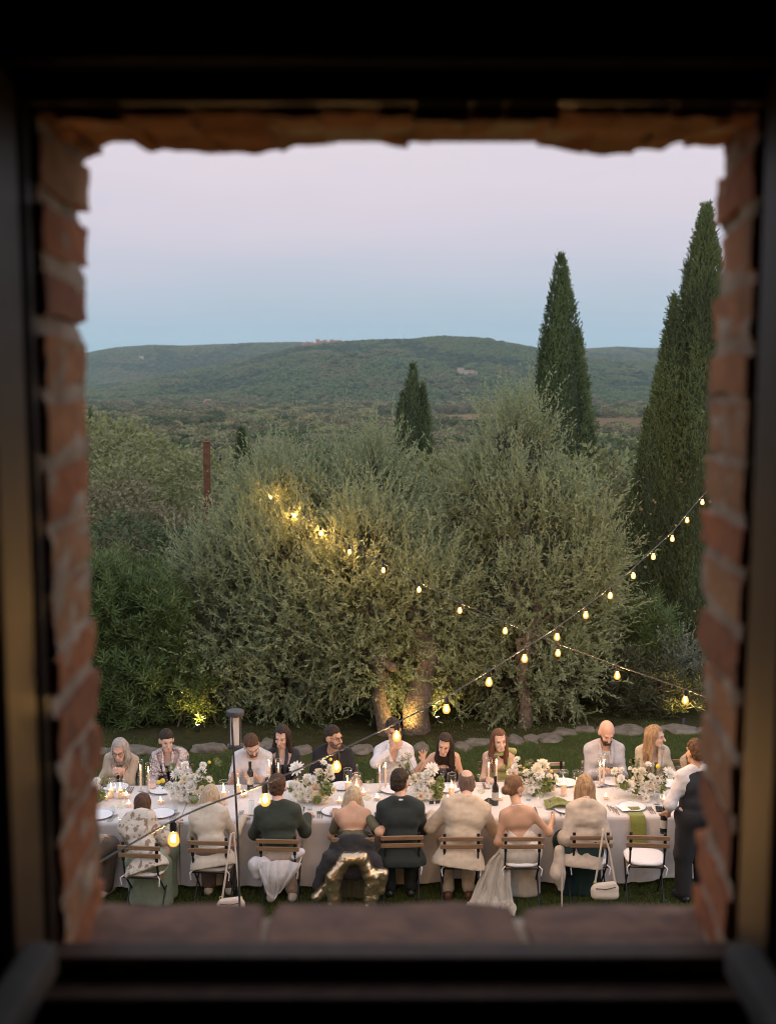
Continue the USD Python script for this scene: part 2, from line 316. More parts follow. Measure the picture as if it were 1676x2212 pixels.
# timber window frame
wf = UsdGeom.Xform.Define(stage, path_of(house) + '/window_frame').GetPrim()
def fr(lo, hi, name, r=.006, mat='window_wood'): part(wf, name, rounded(lo, hi, r), mat, 40)
ZTI = atY(838, 232, W0)[2]
fr((XL - .060, W0 - .03, ZB - .09), (XL - .006, W0 - .001, ZT + .10), 'stile'); fr((XR + .006, W0 - .03, ZB - .09), (XR + .060, W0 - .001, ZT + .10), 'stile')
fr((XL - .006, W0 - .03, ZTI), (XR + .006, W0 - .001, ZT + .10), 'head'); fr((XL - .006, W0 - .05, ZB - .06), (XR + .006, W0 - .001, ZB), 'bottom_rail')
fr((XL - .10, W0 - .09, ZTI + .035), (XR + .10, W0 - .031, ZT + .16), 'head_stop'); fr((XL - .10, W0 - .10, ZTI + .10), (XR + .10, W0 - .035 - .06, ZT + .30), 'architrave')
fr((XL - .10, W0 - .10, ZB - .14), (XR + .10, W0 - .052, ZB - .03), 'sill_board'); 
# the two leaves, opened into the room
GLASS('window_glass')
for s_, xf in ((-1, -.462), (1, .470)):
    leaf = UsdGeom.Xform.Define(stage, numbered(path_of(house), 'casement')).GetPrim()
    def lf(y0, y1, z0, z1, name, a=0., b=.042, r=.005, mat='window_wood'):
        lo, hi = (xf + s_ * a, y0, z0), (xf + s_ * b, y1, z1); part(leaf, name, rounded(np.minimum(lo, hi), np.maximum(lo, hi), r), mat, 40)
    z0, z1 = ZB - .075, ZTI + .03
    lf(1.335, 1.455, z0, z1, 'stile'); lf(.93, 1.0, z0, z1, 'stile'); lf(1.0, 1.335, z0, z0 + .09, 'rail'); lf(1.0, 1.335, z1 - .07, z1, 'rail'); lf(1.001, 1.334, z0 + .091, z1 - .071, 'pane', .018, .023, .001, 'window_glass')
    lf(1.0, 1.36, z0 + .10, z0 + .15, 'weather_bar', -.048, -.001, .014, 'grey_wood')
# ---------------------------------------------------------------- plants
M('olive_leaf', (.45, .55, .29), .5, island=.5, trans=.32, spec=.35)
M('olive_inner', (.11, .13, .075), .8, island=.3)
M('bark', (.16, .12, .085), .95, (.08, .06, .045), 18, bump=1., bscale=40, bdist=.02)
M('twig', (.10, .075, .055), .9)
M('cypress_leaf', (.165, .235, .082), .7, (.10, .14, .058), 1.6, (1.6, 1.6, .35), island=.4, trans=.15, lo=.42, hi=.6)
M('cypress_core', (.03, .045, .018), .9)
M('cypress_cone', (.30, .22, .13), .7)
M('oleander_leaf', (.125, .20, .062), .45, island=.35, trans=.25, spec=.45)
M('oleander_fresh', (.125, .185, .045), .45, island=.35, trans=.2, spec=.45)
M('dark_leaf', (.075, .09, .038), .6, island=.4, trans=.12)
M('sage_leaf', (.19, .225, .17), .7, island=.3, trans=.15)
M('scrub_leaf_a', (.26, .285, .115), .8, island=.35, randobj=0, trans=.15)
M('scrub_leaf_b', (.10, .135, .055), .8, island=.35, trans=.15)
M('scrub_leaf_d', (.36, .325, .14), .8, island=.3, trans=.15); M('scrub_leaf_c', (.25, .23, .12), .8, island=.35, trans=.15)
M('dry_twig', (.12, .095, .08), .95)
M('grass_blade', (.165, .255, .065), .7, island=.5, trans=.2)
M('stone_grey', (.17, .145, .11), .95, (.10, .085, .065), 9, bump=1., bscale=30)
M('rust_steel', (.17, .07, .035), .75, (.11, .045, .022), 9, metal=.2)

def unit(v): return v / (np.linalg.norm(v, axis=-1, keepdims=True) + 1e-9)
def leaves(p, d, L_, W_, R, fold=.12):
    """rhombus leaves: base p, direction d"""
    n = len(p); L_ = np.broadcast_to(L_, (n,))[:, None]; W_ = np.broadcast_to(W_, (n,))[:, None]
    d = unit(d); s = unit(np.cross(d, R.normal(size=(n, 3)))); nn = np.cross(s, d)
    mid = p + d * L_ * .45 + nn * W_ * fold
    v = np.stack([p, mid + s * W_ / 2, p + d * L_ - nn * W_ * fold, mid - s * W_ / 2], 1).reshape(-1, 3)
    b = np.arange(n)[:, None] * 4
    return v, np.concatenate([b + [0, 1, 2], b + [0, 2, 3]])
def sprays(base, d, length, K, R, leaf_l, leaf_w, up=.3, spread=.9, twig_r=None):
    """shoots from base along d bending up, K leaves on each"""
    n = len(base); d = unit(d); length = np.broadcast_to(length, (n,))
    s = (np.arange(K) + .5) / K
    t = s[None, :, None] * length[:, None, None]
    bend = (np.array([0, 0, 1.0]) * up + R.normal(0, .22, (n, 3)))[:, None]
    pos = base[:, None] + d[:, None] * t + bend * t * s[None, :, None]
    dr = unit(d[:, None] + bend * 2 * s[None, :, None])
    ld = unit(dr + R.normal(size=(n, K, 3)) * spread * .6)
    sz = R.uniform(.7, 1.25, (n, K))
    return leaves(pos.reshape(-1, 3), ld.reshape(-1, 3), (sz * leaf_l).ravel(), (sz * leaf_w).ravel(), R)
def blob_points(blobs, n, R, shell=.5):
    """points in a union of ellipsoids (centre, radii), most near the outside, with their outward directions"""
    vol = np.array([np.prod(b[1]) ** .8 for b in blobs]); k = R.choice(len(blobs), n, p=vol / vol.sum())
    c = np.array([b[0] for b in blobs])[k]; r = np.array([b[1] for b in blobs])[k]
    u = unit(R.normal(size=(n, 3))); rad = R.uniform(shell, 1, n) ** .6
    lump = 1 + .22 * (meshkit.noise(u * 3 + k[:, None] * 7.7, 3) - .5) * 2
    p = c + u * r * (rad * lump)[:, None]
    inside = np.zeros(n, bool)
    for i, (cc, rr) in enumerate(blobs):
        inside |= (np.sum(((p - cc) / rr) ** 2, 1) < .5) & (k != i)
    return p[~inside], unit(u / r)[~inside], rad[~inside]
def limbs(mb, a, b, r0, r1, R, n=6, wob=.08):
    t = np.linspace(0, 1, n)[:, None]; p = np.asarray(a) * (1 - t) + np.asarray(b) * t
    p[1:-1] += R.normal(0, wob, (n - 2, 3)); mb.tube(p, np.linspace(r0, r1, n), 7); return p

def olive(name, label, blobs, trunks, seed, n_shoot, group=None):
    R = rng(seed); blobs = [(np.array(c, float), np.array(r, float)) for c, r in blobs]
    base = np.array(trunks[0][0], float)
    t = thing(name, label, 'olive tree', base, group=group)
    p, u, rad = blob_points(blobs, int(n_shoot * 1.5), R, .35); kp = meshkit.fbm(p * 1.9, 3, seed) > .41; p, u, rad = p[kp], u[kp], rad[kp]
    up = np.clip((p[:, 2] - 1.5) / 2.5, -.4, 1)
    d = unit(u * .8 + np.array([0, 0, .9]) * up[:, None] + R.normal(0, .42, p.shape))
    ln = R.uniform(.25, .6, len(p)) * (1 + .5 * np.clip(up, 0, 1) * (u[:, 2] > .3))
    mb = MB(); mb.add(*sprays(p, d, ln, 28, R, .074, .0215, up=.18))
    # long upright shoots that break the top outline
    q = R.choice(len(p), n_shoot // 8); q = q[u[q, 2] > .25]
    mb.add(*sprays(p[q] + u[q] * .1, np.array([0, 0, 1.]) + R.normal(0, .22, (len(q), 3)) + u[q] * .2, R.uniform(.35, .75, len(q)), 32, R, .07, .0195, up=.1, spread=.7))
    v, f = mb.get(); part(t, 'crown', (v - base, f), 'olive_leaf')
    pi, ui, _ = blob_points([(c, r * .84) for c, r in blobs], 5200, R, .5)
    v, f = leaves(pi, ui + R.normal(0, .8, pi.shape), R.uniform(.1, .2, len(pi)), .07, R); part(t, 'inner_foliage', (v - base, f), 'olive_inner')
    mb = MB()
    for a, top, r0 in trunks:
        a = np.array(a, float); top = np.array(top, float)
        pts = limbs(mb, a - [0, 0, .1], top, r0, r0 * .6, R, 7, .03)
        for c, r in blobs:
            if abs(c[0] - top[0]) < 2.2: limbs(mb, top - (top - a) * .1, c + R.normal(0, .15, 3), r0 * .5, .025, R, 7, .08)
    v, f = mb.get(); part(t, 'trunk', (v - base, f), 'bark', True)
    mb = MB(); k = R.choice(len(p), 140, replace=False)
    for i in k:
        c = blobs[int(np.argmin([np.linalg.norm(p[i] - b[0]) for b in blobs]))][0]
        mb.tube(np.array([c + (p[i] - c) * .35, c + (p[i] - c) * .7 + [0, 0, -.05], p[i], p[i] + d[i] * .3]), [.014, .011, .008, .004], 4)
    v, f = mb.get(); part(t, 'branches', (v - base, f), 'twig', True)
    return t
def bl(px, py, Y, w, h, dep=None):
    """ellipsoid that covers w x h (photo units) round (px, py) at distance Y"""
    s = Y / F; return (atY(px, py, Y), (w / 2 * s, (dep or w / 2 * s * .9), h / 2 * s))
olive('olive_tree', 'broad silvery olive tree on the left with two string bulbs glowing in its crown top', [bl(610, 1105, 20.1, 200, 220), bl(560, 1190, 19.3, 200, 230), bl(690, 1145, 19.6, 200, 230), bl(500, 1265, 18.6, 220, 250), bl(455, 1325, 18.3, 140, 240), bl(620, 1255, 18.5, 260, 250), bl(520, 1390, 18.0, 230, 200), bl(650, 1370, 17.8, 260, 240), bl(712, 1060, 20.4, 90, 190), bl(500, 1455, 17.8, 200, 110), bl(630, 1465, 17.6, 240, 120)],
      [((-1.35, 18.6, 0), (-1.3, 18.5, 1.5), .13)], 11, 4000)
olive('olive_tree', 'middle olive tree whose thick forked trunk is lit from below behind the white shirt', [bl(812, 1080, 19.8, 140, 200), bl(800, 1205, 17.9, 190, 210), bl(840, 1215, 18.7, 200, 220), bl(790, 1330, 17.7, 300, 280), bl(900, 1330, 17.7, 260, 270), bl(810, 1430, 17.5, 260, 170), bl(925, 1285, 18.5, 170, 200), bl(750, 1450, 17.3, 150, 120), bl(960, 1440, 17.3, 150, 140)],
      [(atZ(832, 1590, 0), atZ(832, 1590, 0) + [-.12, .1, 1.25], .15), (atZ(888, 1585, 0), atZ(888, 1585, 0) + [.28, .1, 1.3], .24)], 12, 4000)
olive('olive_tree', 'tall grey green olive tree on the right where the two light strings cross', [bl(1110, 1030, 19.3, 190, 230), bl(1040, 1120, 19.0, 180, 210), bl(1130, 1150, 18.7, 240, 240), bl(1250, 1180, 18.8, 170, 230), bl(1215, 1250, 18.4, 220, 230), bl(1130, 1300, 18.2, 320, 270), bl(1235, 1340, 18.3, 210, 230), bl(1140, 1420, 17.9, 260, 170), bl(1125, 970, 19.6, 120, 150), bl(1090, 1470, 17.6, 210, 130), bl(1200, 1460, 17.6, 190, 130)],
      [(atZ(1130, 1575, 0), atZ(1130, 1575, 0) + [.05, .2, 1.5], .12)], 13, 5000)

def spire(R, c, top, r, n, lean=(0, 0), shp=1.4):
    """points and directions of foliage on a column from c (base) to height top"""
    h = top - c[2]; t = R.beta(1.0, 1.25, n); th = R.uniform(0, 2 * np.pi, n)
    prof = np.clip(np.minimum(1, (.12 + t * 6)) * (1 - t ** shp) ** .85, .0, 1) + .012
    lump = 1 + .4 * (meshkit.fbm(np.stack([np.cos(th) * 2.2, np.sin(th) * 2.2, t * h * .7 + c[0]], -1), 3, 7) - .5) * 2
    rr = r * prof * lump * R.uniform(.78, 1.0, n)
    p = np.stack([c[0] + rr * np.cos(th) + lean[0] * t, c[1] + rr * np.sin(th) + lean[1] * t, c[2] + h * t], -1)
    d = np.stack([np.cos(th) * .38, np.sin(th) * .38, np.ones(n)], -1) + R.normal(0, .16, (n, 3))
    return p, d
def cypress(label, spires, seed, n, ll, cones=0):
    R = rng(seed); base = np.array(spires[0][0], float); t = thing('cypress', label, 'cypress', base)
    tot = sum(s[2] * (s[1] - s[0][2]) for s in spires); mb, core, con = MB(), MB(), MB()
    for s in spires:
        k = int(n * s[2] * (s[1] - s[0][2]) / tot); c = np.array(s[0], float); lean = s[3] if len(s) > 3 else (0, 0)
        p, d = spire(R, c, s[1], s[2], k, lean); mb.add(*sprays(p, d, R.uniform(.8, 1.5, k) * ll, 7, R, ll * .72, ll * .2, up=.1, spread=.55))
        q = (R.random(k) < .0)
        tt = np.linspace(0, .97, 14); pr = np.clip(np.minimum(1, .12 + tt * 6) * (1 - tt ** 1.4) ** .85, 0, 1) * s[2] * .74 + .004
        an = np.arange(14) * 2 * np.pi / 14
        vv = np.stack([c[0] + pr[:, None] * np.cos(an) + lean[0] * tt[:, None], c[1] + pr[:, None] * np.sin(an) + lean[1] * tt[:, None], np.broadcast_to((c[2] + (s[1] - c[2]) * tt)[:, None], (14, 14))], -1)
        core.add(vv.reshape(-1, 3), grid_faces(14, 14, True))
        if cones:
            p, d = spire(R, c, s[1] - .8, s[2] * 1.03, int(cones * s[2]), lean)
            for x in p: con.add(trimesh.creation.icosphere(0, R.uniform(.02, .035)).apply_translation(x))
    v, f = mb.get(); part(t, 'crown', (v - base, f), 'cypress_leaf')
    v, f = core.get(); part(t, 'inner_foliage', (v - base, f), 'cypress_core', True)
    if cones: v, f = con.get(); part(t, 'cones', (v - base, f), 'cypress_cone', kind='stuff')
    part(t, 'trunk', lathe([(.16, -.5), (.12, 1.2), (.0, 1.2)], 9), 'bark', True)
    return t
def col(px, py_top, Y, wpx, zb, lean_px=0):
    tp = atY(px, py_top, Y); r = wpx / 2 * Y / F
    return ((tp[0] - lean_px * Y / F, Y, zb), tp[2], r, (lean_px * Y / F, 0))
cypress('tallest cypress, many spired, partly hidden by the right brick jamb', [col(1527, 448, 21, 270, -.3, 22), col(1540, 600, 21.2, 150, -.3, 10), col(1456, 645, 20.8, 165, -.3, 14), col(1428, 800, 20.7, 150, -.3, 18), col(1400, 890, 20.9, 100, -.3, 6)], 21, 34000, .09, 190)
cypress('tall pointed cypress right of centre, standing alone against the sky', [col(1212, 556, 30, 230, -2.5, -4), col(1246, 715, 30.1, 155, -2.5, -10), col(1182, 720, 29.9, 155, -2.5, 6)], 22, 24000, .105, 160)
cypress('shorter blunt cypress in the centre in front of the hills', [col(892, 790, 38, 150, -4.3, 0), col(914, 830, 38, 118, -4.3, 0), col(870, 850, 38.2, 112, -4.3, 0)], 23, 13000, .115)
cypress('small dark cypress between the rusty post and the left olive tree', [col(522, 930, 25, 96, -1.4, 0), col(531, 965, 25.1, 76, -1.4, 0)], 24, 7000, .10)
cypress('thin far cypress beside the left brick jamb', [col(193, 885, 150, 13, -16, 0)], 25, 900, .5)

def bush(name, label, blobs, seed, n, K, ll, lw, mat, cat='bush', stems=10, ros=True, group=None, up=.35):
    R = rng(seed); blobs = [(np.array(c, float), np.array(r, float)) for c, r in blobs]
    base = blobs[0][0].copy(); base[2] = 0; t = thing(name, label, cat, base, group=group)
    p, u, rad = blob_points(blobs, n, R, .45)
    keep = (p[:, 2] > .03) & (meshkit.fbm(p * 2.3 + seed, 3, seed) > .43); p, u = p[keep], u[keep]; p = p + u * R.normal(0, .09, (len(p), 1))
    mb = MB()
    if ros:                                                    # whorls of long leaves at the stem ends
        ax = unit(u * .6 + np.array([0, 0, .8]) + R.normal(0, .2, p.shape))
        a = unit(np.cross(ax, R.normal(size=p.shape))); b = np.cross(ax, a)
        th = np.arange(K) * 2.4 + R.uniform(0, 6, (len(p), 1)); s = (np.arange(K) / K)[None, :]
        ld = (a[:, None] * np.cos(th)[..., None] + b[:, None] * np.sin(th)[..., None]) + ax[:, None] * (.25 + 1.1 * s[..., None])
        pos = p[:, None] + ax[:, None] * (s[..., None] * .16)
        v, f = leaves(pos.reshape(-1, 3), ld.reshape(-1, 3), R.uniform(.75, 1.2, len(p) * K) * ll, lw, R)
    else: v, f = sprays(p, unit(u + np.array([0, 0, up]) + R.normal(0, .35, p.shape)), R.uniform(.15, .4, len(p)), K, R, ll, lw, up=.2)
    part(t, 'foliage', (v - base, f), mat)
    mb = MB()
    for i in R.choice(len(p), stems):
        q = base + np.array([R.normal(0, .2), R.normal(0, .12), 0]); e = p[i]
        mb.tube(np.array([q, q * .5 + e * .5 + [0, 0, .1 * (e[2] + .2)], e]), [.018, .013, .006], 5)
    v, f = mb.get(); part(t, 'stems', (v - base, f), 'twig', True)
    return t
bush('oleander', 'tall dark green oleander bush against the left brick jamb', [bl(215, 1330, 17.6, 130, 230), bl(220, 1480, 17.4, 140, 200)], 31, 1500, 15, .15, .024, 'oleander_leaf', 'oleander')
bush('oleander', 'bushy oleander second from the left brick jamb, behind the silver jacket', [bl(330, 1350, 17.7, 150, 210), bl(320, 1490, 17.4, 150, 200)], 32, 1600, 15, .15, .024, 'oleander_leaf', 'oleander')
bush('oleander', 'pale topped oleander sprig bush above the dark oleanders on the far left', [bl(270, 1275, 18.6, 190, 130)], 33, 800, 14, .14, .02, 'oleander_fresh', 'oleander')
bush('oleander', 'yellow green oleander lit by the ground spotlight left of the garden lantern', [bl(425, 1510, 17.2, 90, 110), bl(400, 1430, 17.5, 90, 120)], 34, 420, 13, .14, .022, 'oleander_fresh', 'oleander')
bush('dark_shrub', 'dark low shrub under the left olive tree behind the garden lantern', [bl(540, 1500, 18.6, 220, 150), bl(640, 1530, 18.7, 180, 120)], 35, 1500, 16, .085, .03, 'dark_leaf', 'shrub', 20, False)
bush('dark_shrub', 'dark low shrub left of the lit olive trunk behind the black t-shirt', [bl(740, 1530, 18.9, 170, 120)], 36, 1100, 16, .085, .03, 'dark_leaf', 'shrub', 16, False)
bush('dark_shrub', 'twiggy dark shrub right of the lit olive trunk', [bl(1010, 1510, 18.8, 200, 130)], 37, 1200, 16, .085, .03, 'dark_leaf', 'shrub', 22, False)
bush('dark_shrub', 'twiggy dark shrub below the right olive tree behind the bald man', [bl(1190, 1500, 18.9, 240, 150)], 38, 1400, 16, .085, .03, 'dark_leaf', 'shrub', 26, False)
bush('oleander', 'dull oleander with bare lower stems behind the woman in a white blazer', [bl(1370, 1490, 18.0, 190, 150), bl(1460, 1520, 17.8, 120, 110)], 39, 900, 13, .14, .02, 'dark_leaf', 'oleander', 24)
bush('oleander', 'feathery green bush at the foot of the tallest cypress', [bl(1400, 1380, 18.8, 130, 150)], 40, 700, 13, .14, .018, 'oleander_leaf', 'oleander')
bush('sage_bush', 'rounded grey green shrub beside the right brick jamb', [bl(1465, 1440, 18.4, 110, 90), bl(1500, 1460, 18.4, 100, 90)], 41, 420, 16, .05, .028, 'sage_leaf', 'shrub', 8, False)
bush('rosemary_bush', 'bluish grey bush at the left foot of the left olive tree', [bl(430, 1330, 18.6, 110, 240)], 42, 700, 18, .05, .008, 'sage_leaf', 'shrub', 10, False)

# bare twiggy tree on the slope at the left
R = rng(50); b0 = atY(296, 1215, 42); t = thing('bare_tree', 'half bare greyish tree with a lichen trunk on the left slope behind the oleanders', 'tree', b0)
mb, tips = MB(), []
def twigs(p, d, l, r, k):
    e = p + d * l; mb.tube(np.array([p, (p + e) / 2 + R.normal(0, .05 * l, 3), e]), [r, r * .85, r * .7], 4 if k < 3 else 6)
    if k == 0: tips.append(e); return
    for i in range(R.integers(2, 4) if k > 1 else 3):
        twigs(e, unit(d + R.normal(0, .55, 3) + [0, 0, .1]), l * R.uniform(.6, .85), r * .6, k - 1)
twigs(np.array([0, 0, -.6]), np.array([.05, 0, 1.]), 1.15, .09, 6)
part(t, 'trunk', mb.get(), 'dry_twig', True)
tp = np.array(tips); k = R.choice(len(tp), min(len(tp), 300)); v, f = sprays(tp[k], R.normal(size=(len(k), 3)), .4, 8, R, .12, .06); part(t, 'foliage', (v, f), 'scrub_leaf_c')

# ---------------------------------------------------------------- the wood on slope and valley floor
def tree_kind(name, seed, n, size, lw, mat, tall=1.):
    R = rng(seed); p_ = proto(name); blobs = []
    for i in range(9): a = R.uniform(0, 6.28); r = R.uniform(.0, .3); blobs.append((np.array([r * math.cos(a), r * math.sin(a), R.uniform(.34, .74) * tall]), np.array([R.uniform(.2, .3)] * 2 + [R.uniform(.17, .27)])))
    p, u, _ = blob_points(blobs, n, R, .6); p[:, 2] = np.maximum(p[:, 2], .06)
    v, f = leaves(p, u + R.normal(0, .6, p.shape), R.uniform(.6, 1.4, len(p)) * size, R.uniform(.6, 1.4, len(p)) * lw, R); usdkit.mesh(stage, path_of(p_) + '/crown', (v, f), L[mat])
    mb = MB(); limbs(mb, (0, 0, -.2), (0, 0, .5), .03, .015, R, 5, .01)
    for c, r in blobs[:5]: limbs(mb, (0, 0, .3), c, .014, .004, R, 5, .02)
    usdkit.mesh(stage, path_of(p_) + '/trunk', mb.get(), L['dry_twig'], True); return p_
near = [tree_kind(f'near_tree_{"abcd"[i]}', 60 + i, 9000, .03, .018, m_) for i, m_ in enumerate(['scrub_leaf_a', 'scrub_leaf_b', 'scrub_leaf_c', 'scrub_leaf_a'])]
far = [tree_kind(f'far_tree_{"abcd"[i]}', 70 + i, 900, .10, .08, m_) for i, m_ in enumerate(['scrub_leaf_a', 'scrub_leaf_b', 'scrub_leaf_c', 'scrub_leaf_b'])]
R = rng(80)
# a few that one can point to
for px, py, Y, h, k, lab in ((250, 1000, 44, 7.6, 0, 'large olive green bushy tree by the left jamb below the far cypress'), (330, 1010, 50, 7.2, 3, 'rounded yellow green tree left of the rusty post'), (395, 1060, 40, 6.2, 0, 'spreading green tree directly left of the rusty post'), (230, 1110, 33, 5.0, 2, 'brownish scrub tree at the left jamb behind the half bare tree'), (390, 1180, 29, 4.2, 1, 'low green tree between the half bare tree and the left olive tree'), (1330, 1040, 36, 5.6, 1, 'bushy tree in the gap between the two right cypresses'), (1310, 1130, 28, 4.2, 0, 'low scrub tree right of the right olive tree in front of the tallest cypress')):
    p = atY(px, py, Y); p[2] -= h * .72
    copy(near[k], 'valley_tree', lab, 'tree', p, R.uniform(0, 360), scale=(h * 1.15, h * 1.15, h))
pos = []
for _ in range(60000):
    y = 28 * math.exp(R.uniform(0, math.log(2150 / 28))) ; px = R.uniform(60, 1640)
    pos.append(((px - 838) / F * y, y))
pos = np.array(pos); keep = []; cell = {}
def clear(x, y):
    px = x / y * F + 838; py = 1106 + F * math.tan(math.atan((EYE - valley_z(0, y)) / y) - PITCH)
    return (930 < px < 1085 and 895 < py < 925) or (1268 < px < 1420 and 905 < py < 940) or (215 < px < 350 and 884 < py < 894)
for x, y in pos:
    sp = max(3.6, min(17, 3 + y * .026)) * (1 + .5 * ((int(x // 40) * 7 + int(y // 60) * 13) % 5 == 0)); g = (int(x // sp), int(y // sp))
    if any((g[0] + a, g[1] + b) in cell and (cell[g[0] + a, g[1] + b][0] - x) ** 2 + (cell[g[0] + a, g[1] + b][1] - y) ** 2 < (sp * .8) ** 2 for a in (-1, 0, 1) for b in (-1, 0, 1)): continue
    if clear(x, y) or y < 42 and 470 < x / y * F + 838 < 590 or y < 52 and 150 < x / y * F + 838 < 440: continue
    cell[g] = (x, y); keep.append((x, y))
keep = np.array(sorted(keep, key=lambda q: q[1]))
GL = 'bushy scrub tree of the wood filling the slope and valley behind the garden'
hs = (3.6 + 5.2 * R.random(len(keep)) ** 1.5) * np.interp(keep[:, 1], [28, 100, 500, 2000], [.75, 1., 1.45, 1.8])
# where crowns may come up to: the slope trees stay under the photograph's skyline of the wood
for i in range(290):
    x, y = keep[i]; h = hs[i]
    copy((near if y < 140 else far)[int(R.integers(0, 4))], 'valley_tree', GL, 'tree', (x, y, valley_z(x, y) - .2), R.uniform(0, 360), 'trees of the wood behind the garden', (h * 1.1, h * 1.1, h))
def instancer(name, label, cat, protos, P, S, yaw, idx):
    pi = UsdGeom.PointInstancer.Define(stage, numbered('/World', name)); base = path_of(pi)
    targets = []
    for j, (nm, mesh_, mat) in enumerate(protos):
        usdkit.mesh(stage, f'{base}/{nm}', mesh_, L[mat]); targets.append(Sdf.Path(f'{base}/{nm}'))
    pi.CreatePrototypesRel().SetTargets(targets)
    pi.CreatePositionsAttr(Vt.Vec3fArray.FromNumpy(np.asarray(P, np.float32))); pi.CreateScalesAttr(Vt.Vec3fArray.FromNumpy(np.asarray(S, np.float32)))
    pi.CreateProtoIndicesAttr(Vt.IntArray.FromNumpy(np.asarray(idx, np.int32)))
    pi.CreateOrientationsAttr(Vt.QuathArray([Gf.Quath(math.cos(a / 2), 0, 0, math.sin(a / 2)) for a in yaw]))
    return group_set(pi.GetPrim(), label, cat, None, 'stuff')
def arrays_of(p_, nm):
    mm = UsdGeom.Mesh(stage.GetPrimAtPath(path_of(p_) + '/' + nm)); return np.array(mm.GetPointsAttr().Get()), np.array(mm.GetFaceVertexIndicesAttr().Get()).reshape(-1, 3)
rest = keep[290:]; n = len(rest); hh = hs[290:]
instancer('far_wood', 'far wood covering the valley floor', 'wood', [(f'crown_{"abcd"[i]}', arrays_of(far[i], 'crown'), m_) for i, m_ in enumerate(['scrub_leaf_a', 'scrub_leaf_b', 'scrub_leaf_c', 'scrub_leaf_d'])],
          np.stack([rest[:, 0], rest[:, 1], valley_z(0, rest[:, 1]) - .5], 1), np.stack([hh * 1.55, hh * 1.55, hh], 1), R.uniform(0, 6.28, n), np.where(R.random(n) < .4, R.integers(0, 4, n), np.clip((meshkit.fbm(np.stack([rest[:, 0] / 60, rest[:, 1] / 90, rest[:, 0] * 0], -1), 2, 77) * 7 - 1.5), 0, 3).astype(int)))
# forest on the hills: rough little crowns
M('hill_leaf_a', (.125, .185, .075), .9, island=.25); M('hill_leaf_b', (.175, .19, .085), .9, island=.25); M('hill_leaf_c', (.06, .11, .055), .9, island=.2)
def crown_lump(seed):
    R2 = rng(seed); u = unit(R2.normal(size=(70, 3))); u[:, 2] = np.abs(u[:, 2]) * .9 + .02
    return leaves(u * .5, u + R2.normal(0, .7, u.shape), .55, .45, R2)
n = 70000; px = R.uniform(120, 1640, n); d = np.sqrt(R.uniform(1990 ** 2, 5350 ** 2, n))
d[:9000] = R.uniform(3000, 3480, 9000); d[9000:15000] = R.uniform(4900, 5260, 6000)
z = hill_z(px, d); zc = hill_z(px, d - 60)
ok = ((z + 6 - EYE) / d >= (zc - EYE) / (d - 60) - .001)
den = meshkit.fbm(np.stack([px / 60, d / 160, d * 0], -1), 3, 9); ok &= (den > .36) | (R.random(n) < .35)
px, d, z, den = px[ok], d[ok], z[ok], den[ok]; n = len(px)
hgt = R.uniform(6, 11, n) * np.interp(d, [2000, 5200], [1, 1.25])
idx = np.where(R.random(n) < .25, R.integers(0, 3, n), np.where(np.abs(meshkit.fbm(np.stack([(px - 838) / F * d / 420.0, d / 560.0, d * 0], -1), 4, 3) - .5) * 2 < .13 + .1 * (meshkit.noise(np.stack([px / 40, d / 120, d * 0], -1), 5) - .5), 2, np.clip((meshkit.fbm(np.stack([px / 90, d / 260, d * 0 + 4], -1), 2, 12) * 4 - 1.2), 0, 1).astype(int)))  # darkest crowns picked along the ravines: shade of the folds put into leaf colour
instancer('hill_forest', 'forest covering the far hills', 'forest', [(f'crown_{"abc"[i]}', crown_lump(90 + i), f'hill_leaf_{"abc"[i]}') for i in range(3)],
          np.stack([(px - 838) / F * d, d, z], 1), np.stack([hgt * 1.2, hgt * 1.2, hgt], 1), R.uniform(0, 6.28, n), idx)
# ---------------------------------------------------------------- garden: bed, stones, grass, post, lights
M('bed_soil', (.030, .032, .013), 1., (.045, .04, .02), 7, bump=.6, bscale=40, spec=.0)
M('cloth', (.61, .58, .56), .85, (.57, .535, .51), 3, bump=.25, bscale=9, bdist=.02, sheen=.2)
GLASS('glass_rim', (1, 1, 1), 1.45, .35); M('cord', (.06, .055, .05), .6)
M('black_metal', (.018, .018, .02), .45, metal=.3)
M('lamp_grey', (.07, .072, .078), .5, metal=.4)
M('socket_black', (.02, .02, .02), .5)
M('diffuser', (.85, .78, .72), .5, trans=.4)
EM('filament', (1.0, .55, .19), 6000.0)
L['bulb_glow'] = usdkit.material(stage, '/World/Looks/bulb_glow', {'e': ('emission', {'color': (1.0, .37, .07), 'strength': 2.7}), 't': ('transparent_bsdf', {'color': (1., .93, .8)}), 'm': ('mix_closure', {'fac': .55})}, [('t.BSDF', 'm.closure1'), ('e.emission', 'm.closure2')], surface='m.closure')
EM('flame', (1.0, .56, .22), 55.0)
EM('spot_glow', (1.0, .66, .20), 2200.0)
CR = {1: 300, 2: 750, 3: 1200, 4: 1500, 5: 1850}
def C(k, x, y): return ((CR[k] + x / 3.16) / 1.4916, (2250 + y / 3.16) / 1.4916)
TZ = .755
NE0, NE1 = atZ(215, 1778, TZ), atZ(1400, 1764, TZ); FE0, FE1 = atZ(300, 1699, TZ), atZ(1330, 1684, TZ)
TA = unit((NE1 - NE0)[None])[0]; TBv = np.array([-TA[1], TA[0], 0]); TW = float(np.mean([(FE0 - NE0) @ TBv, (FE1 - NE0) @ TBv])); TDEG = math.degrees(math.atan2(TA[1], TA[0]))
def tpt(a, b, z): p = NE0 + TA * a + TBv * b; return np.array([*np.broadcast_to(p[:2], (2,)), z])
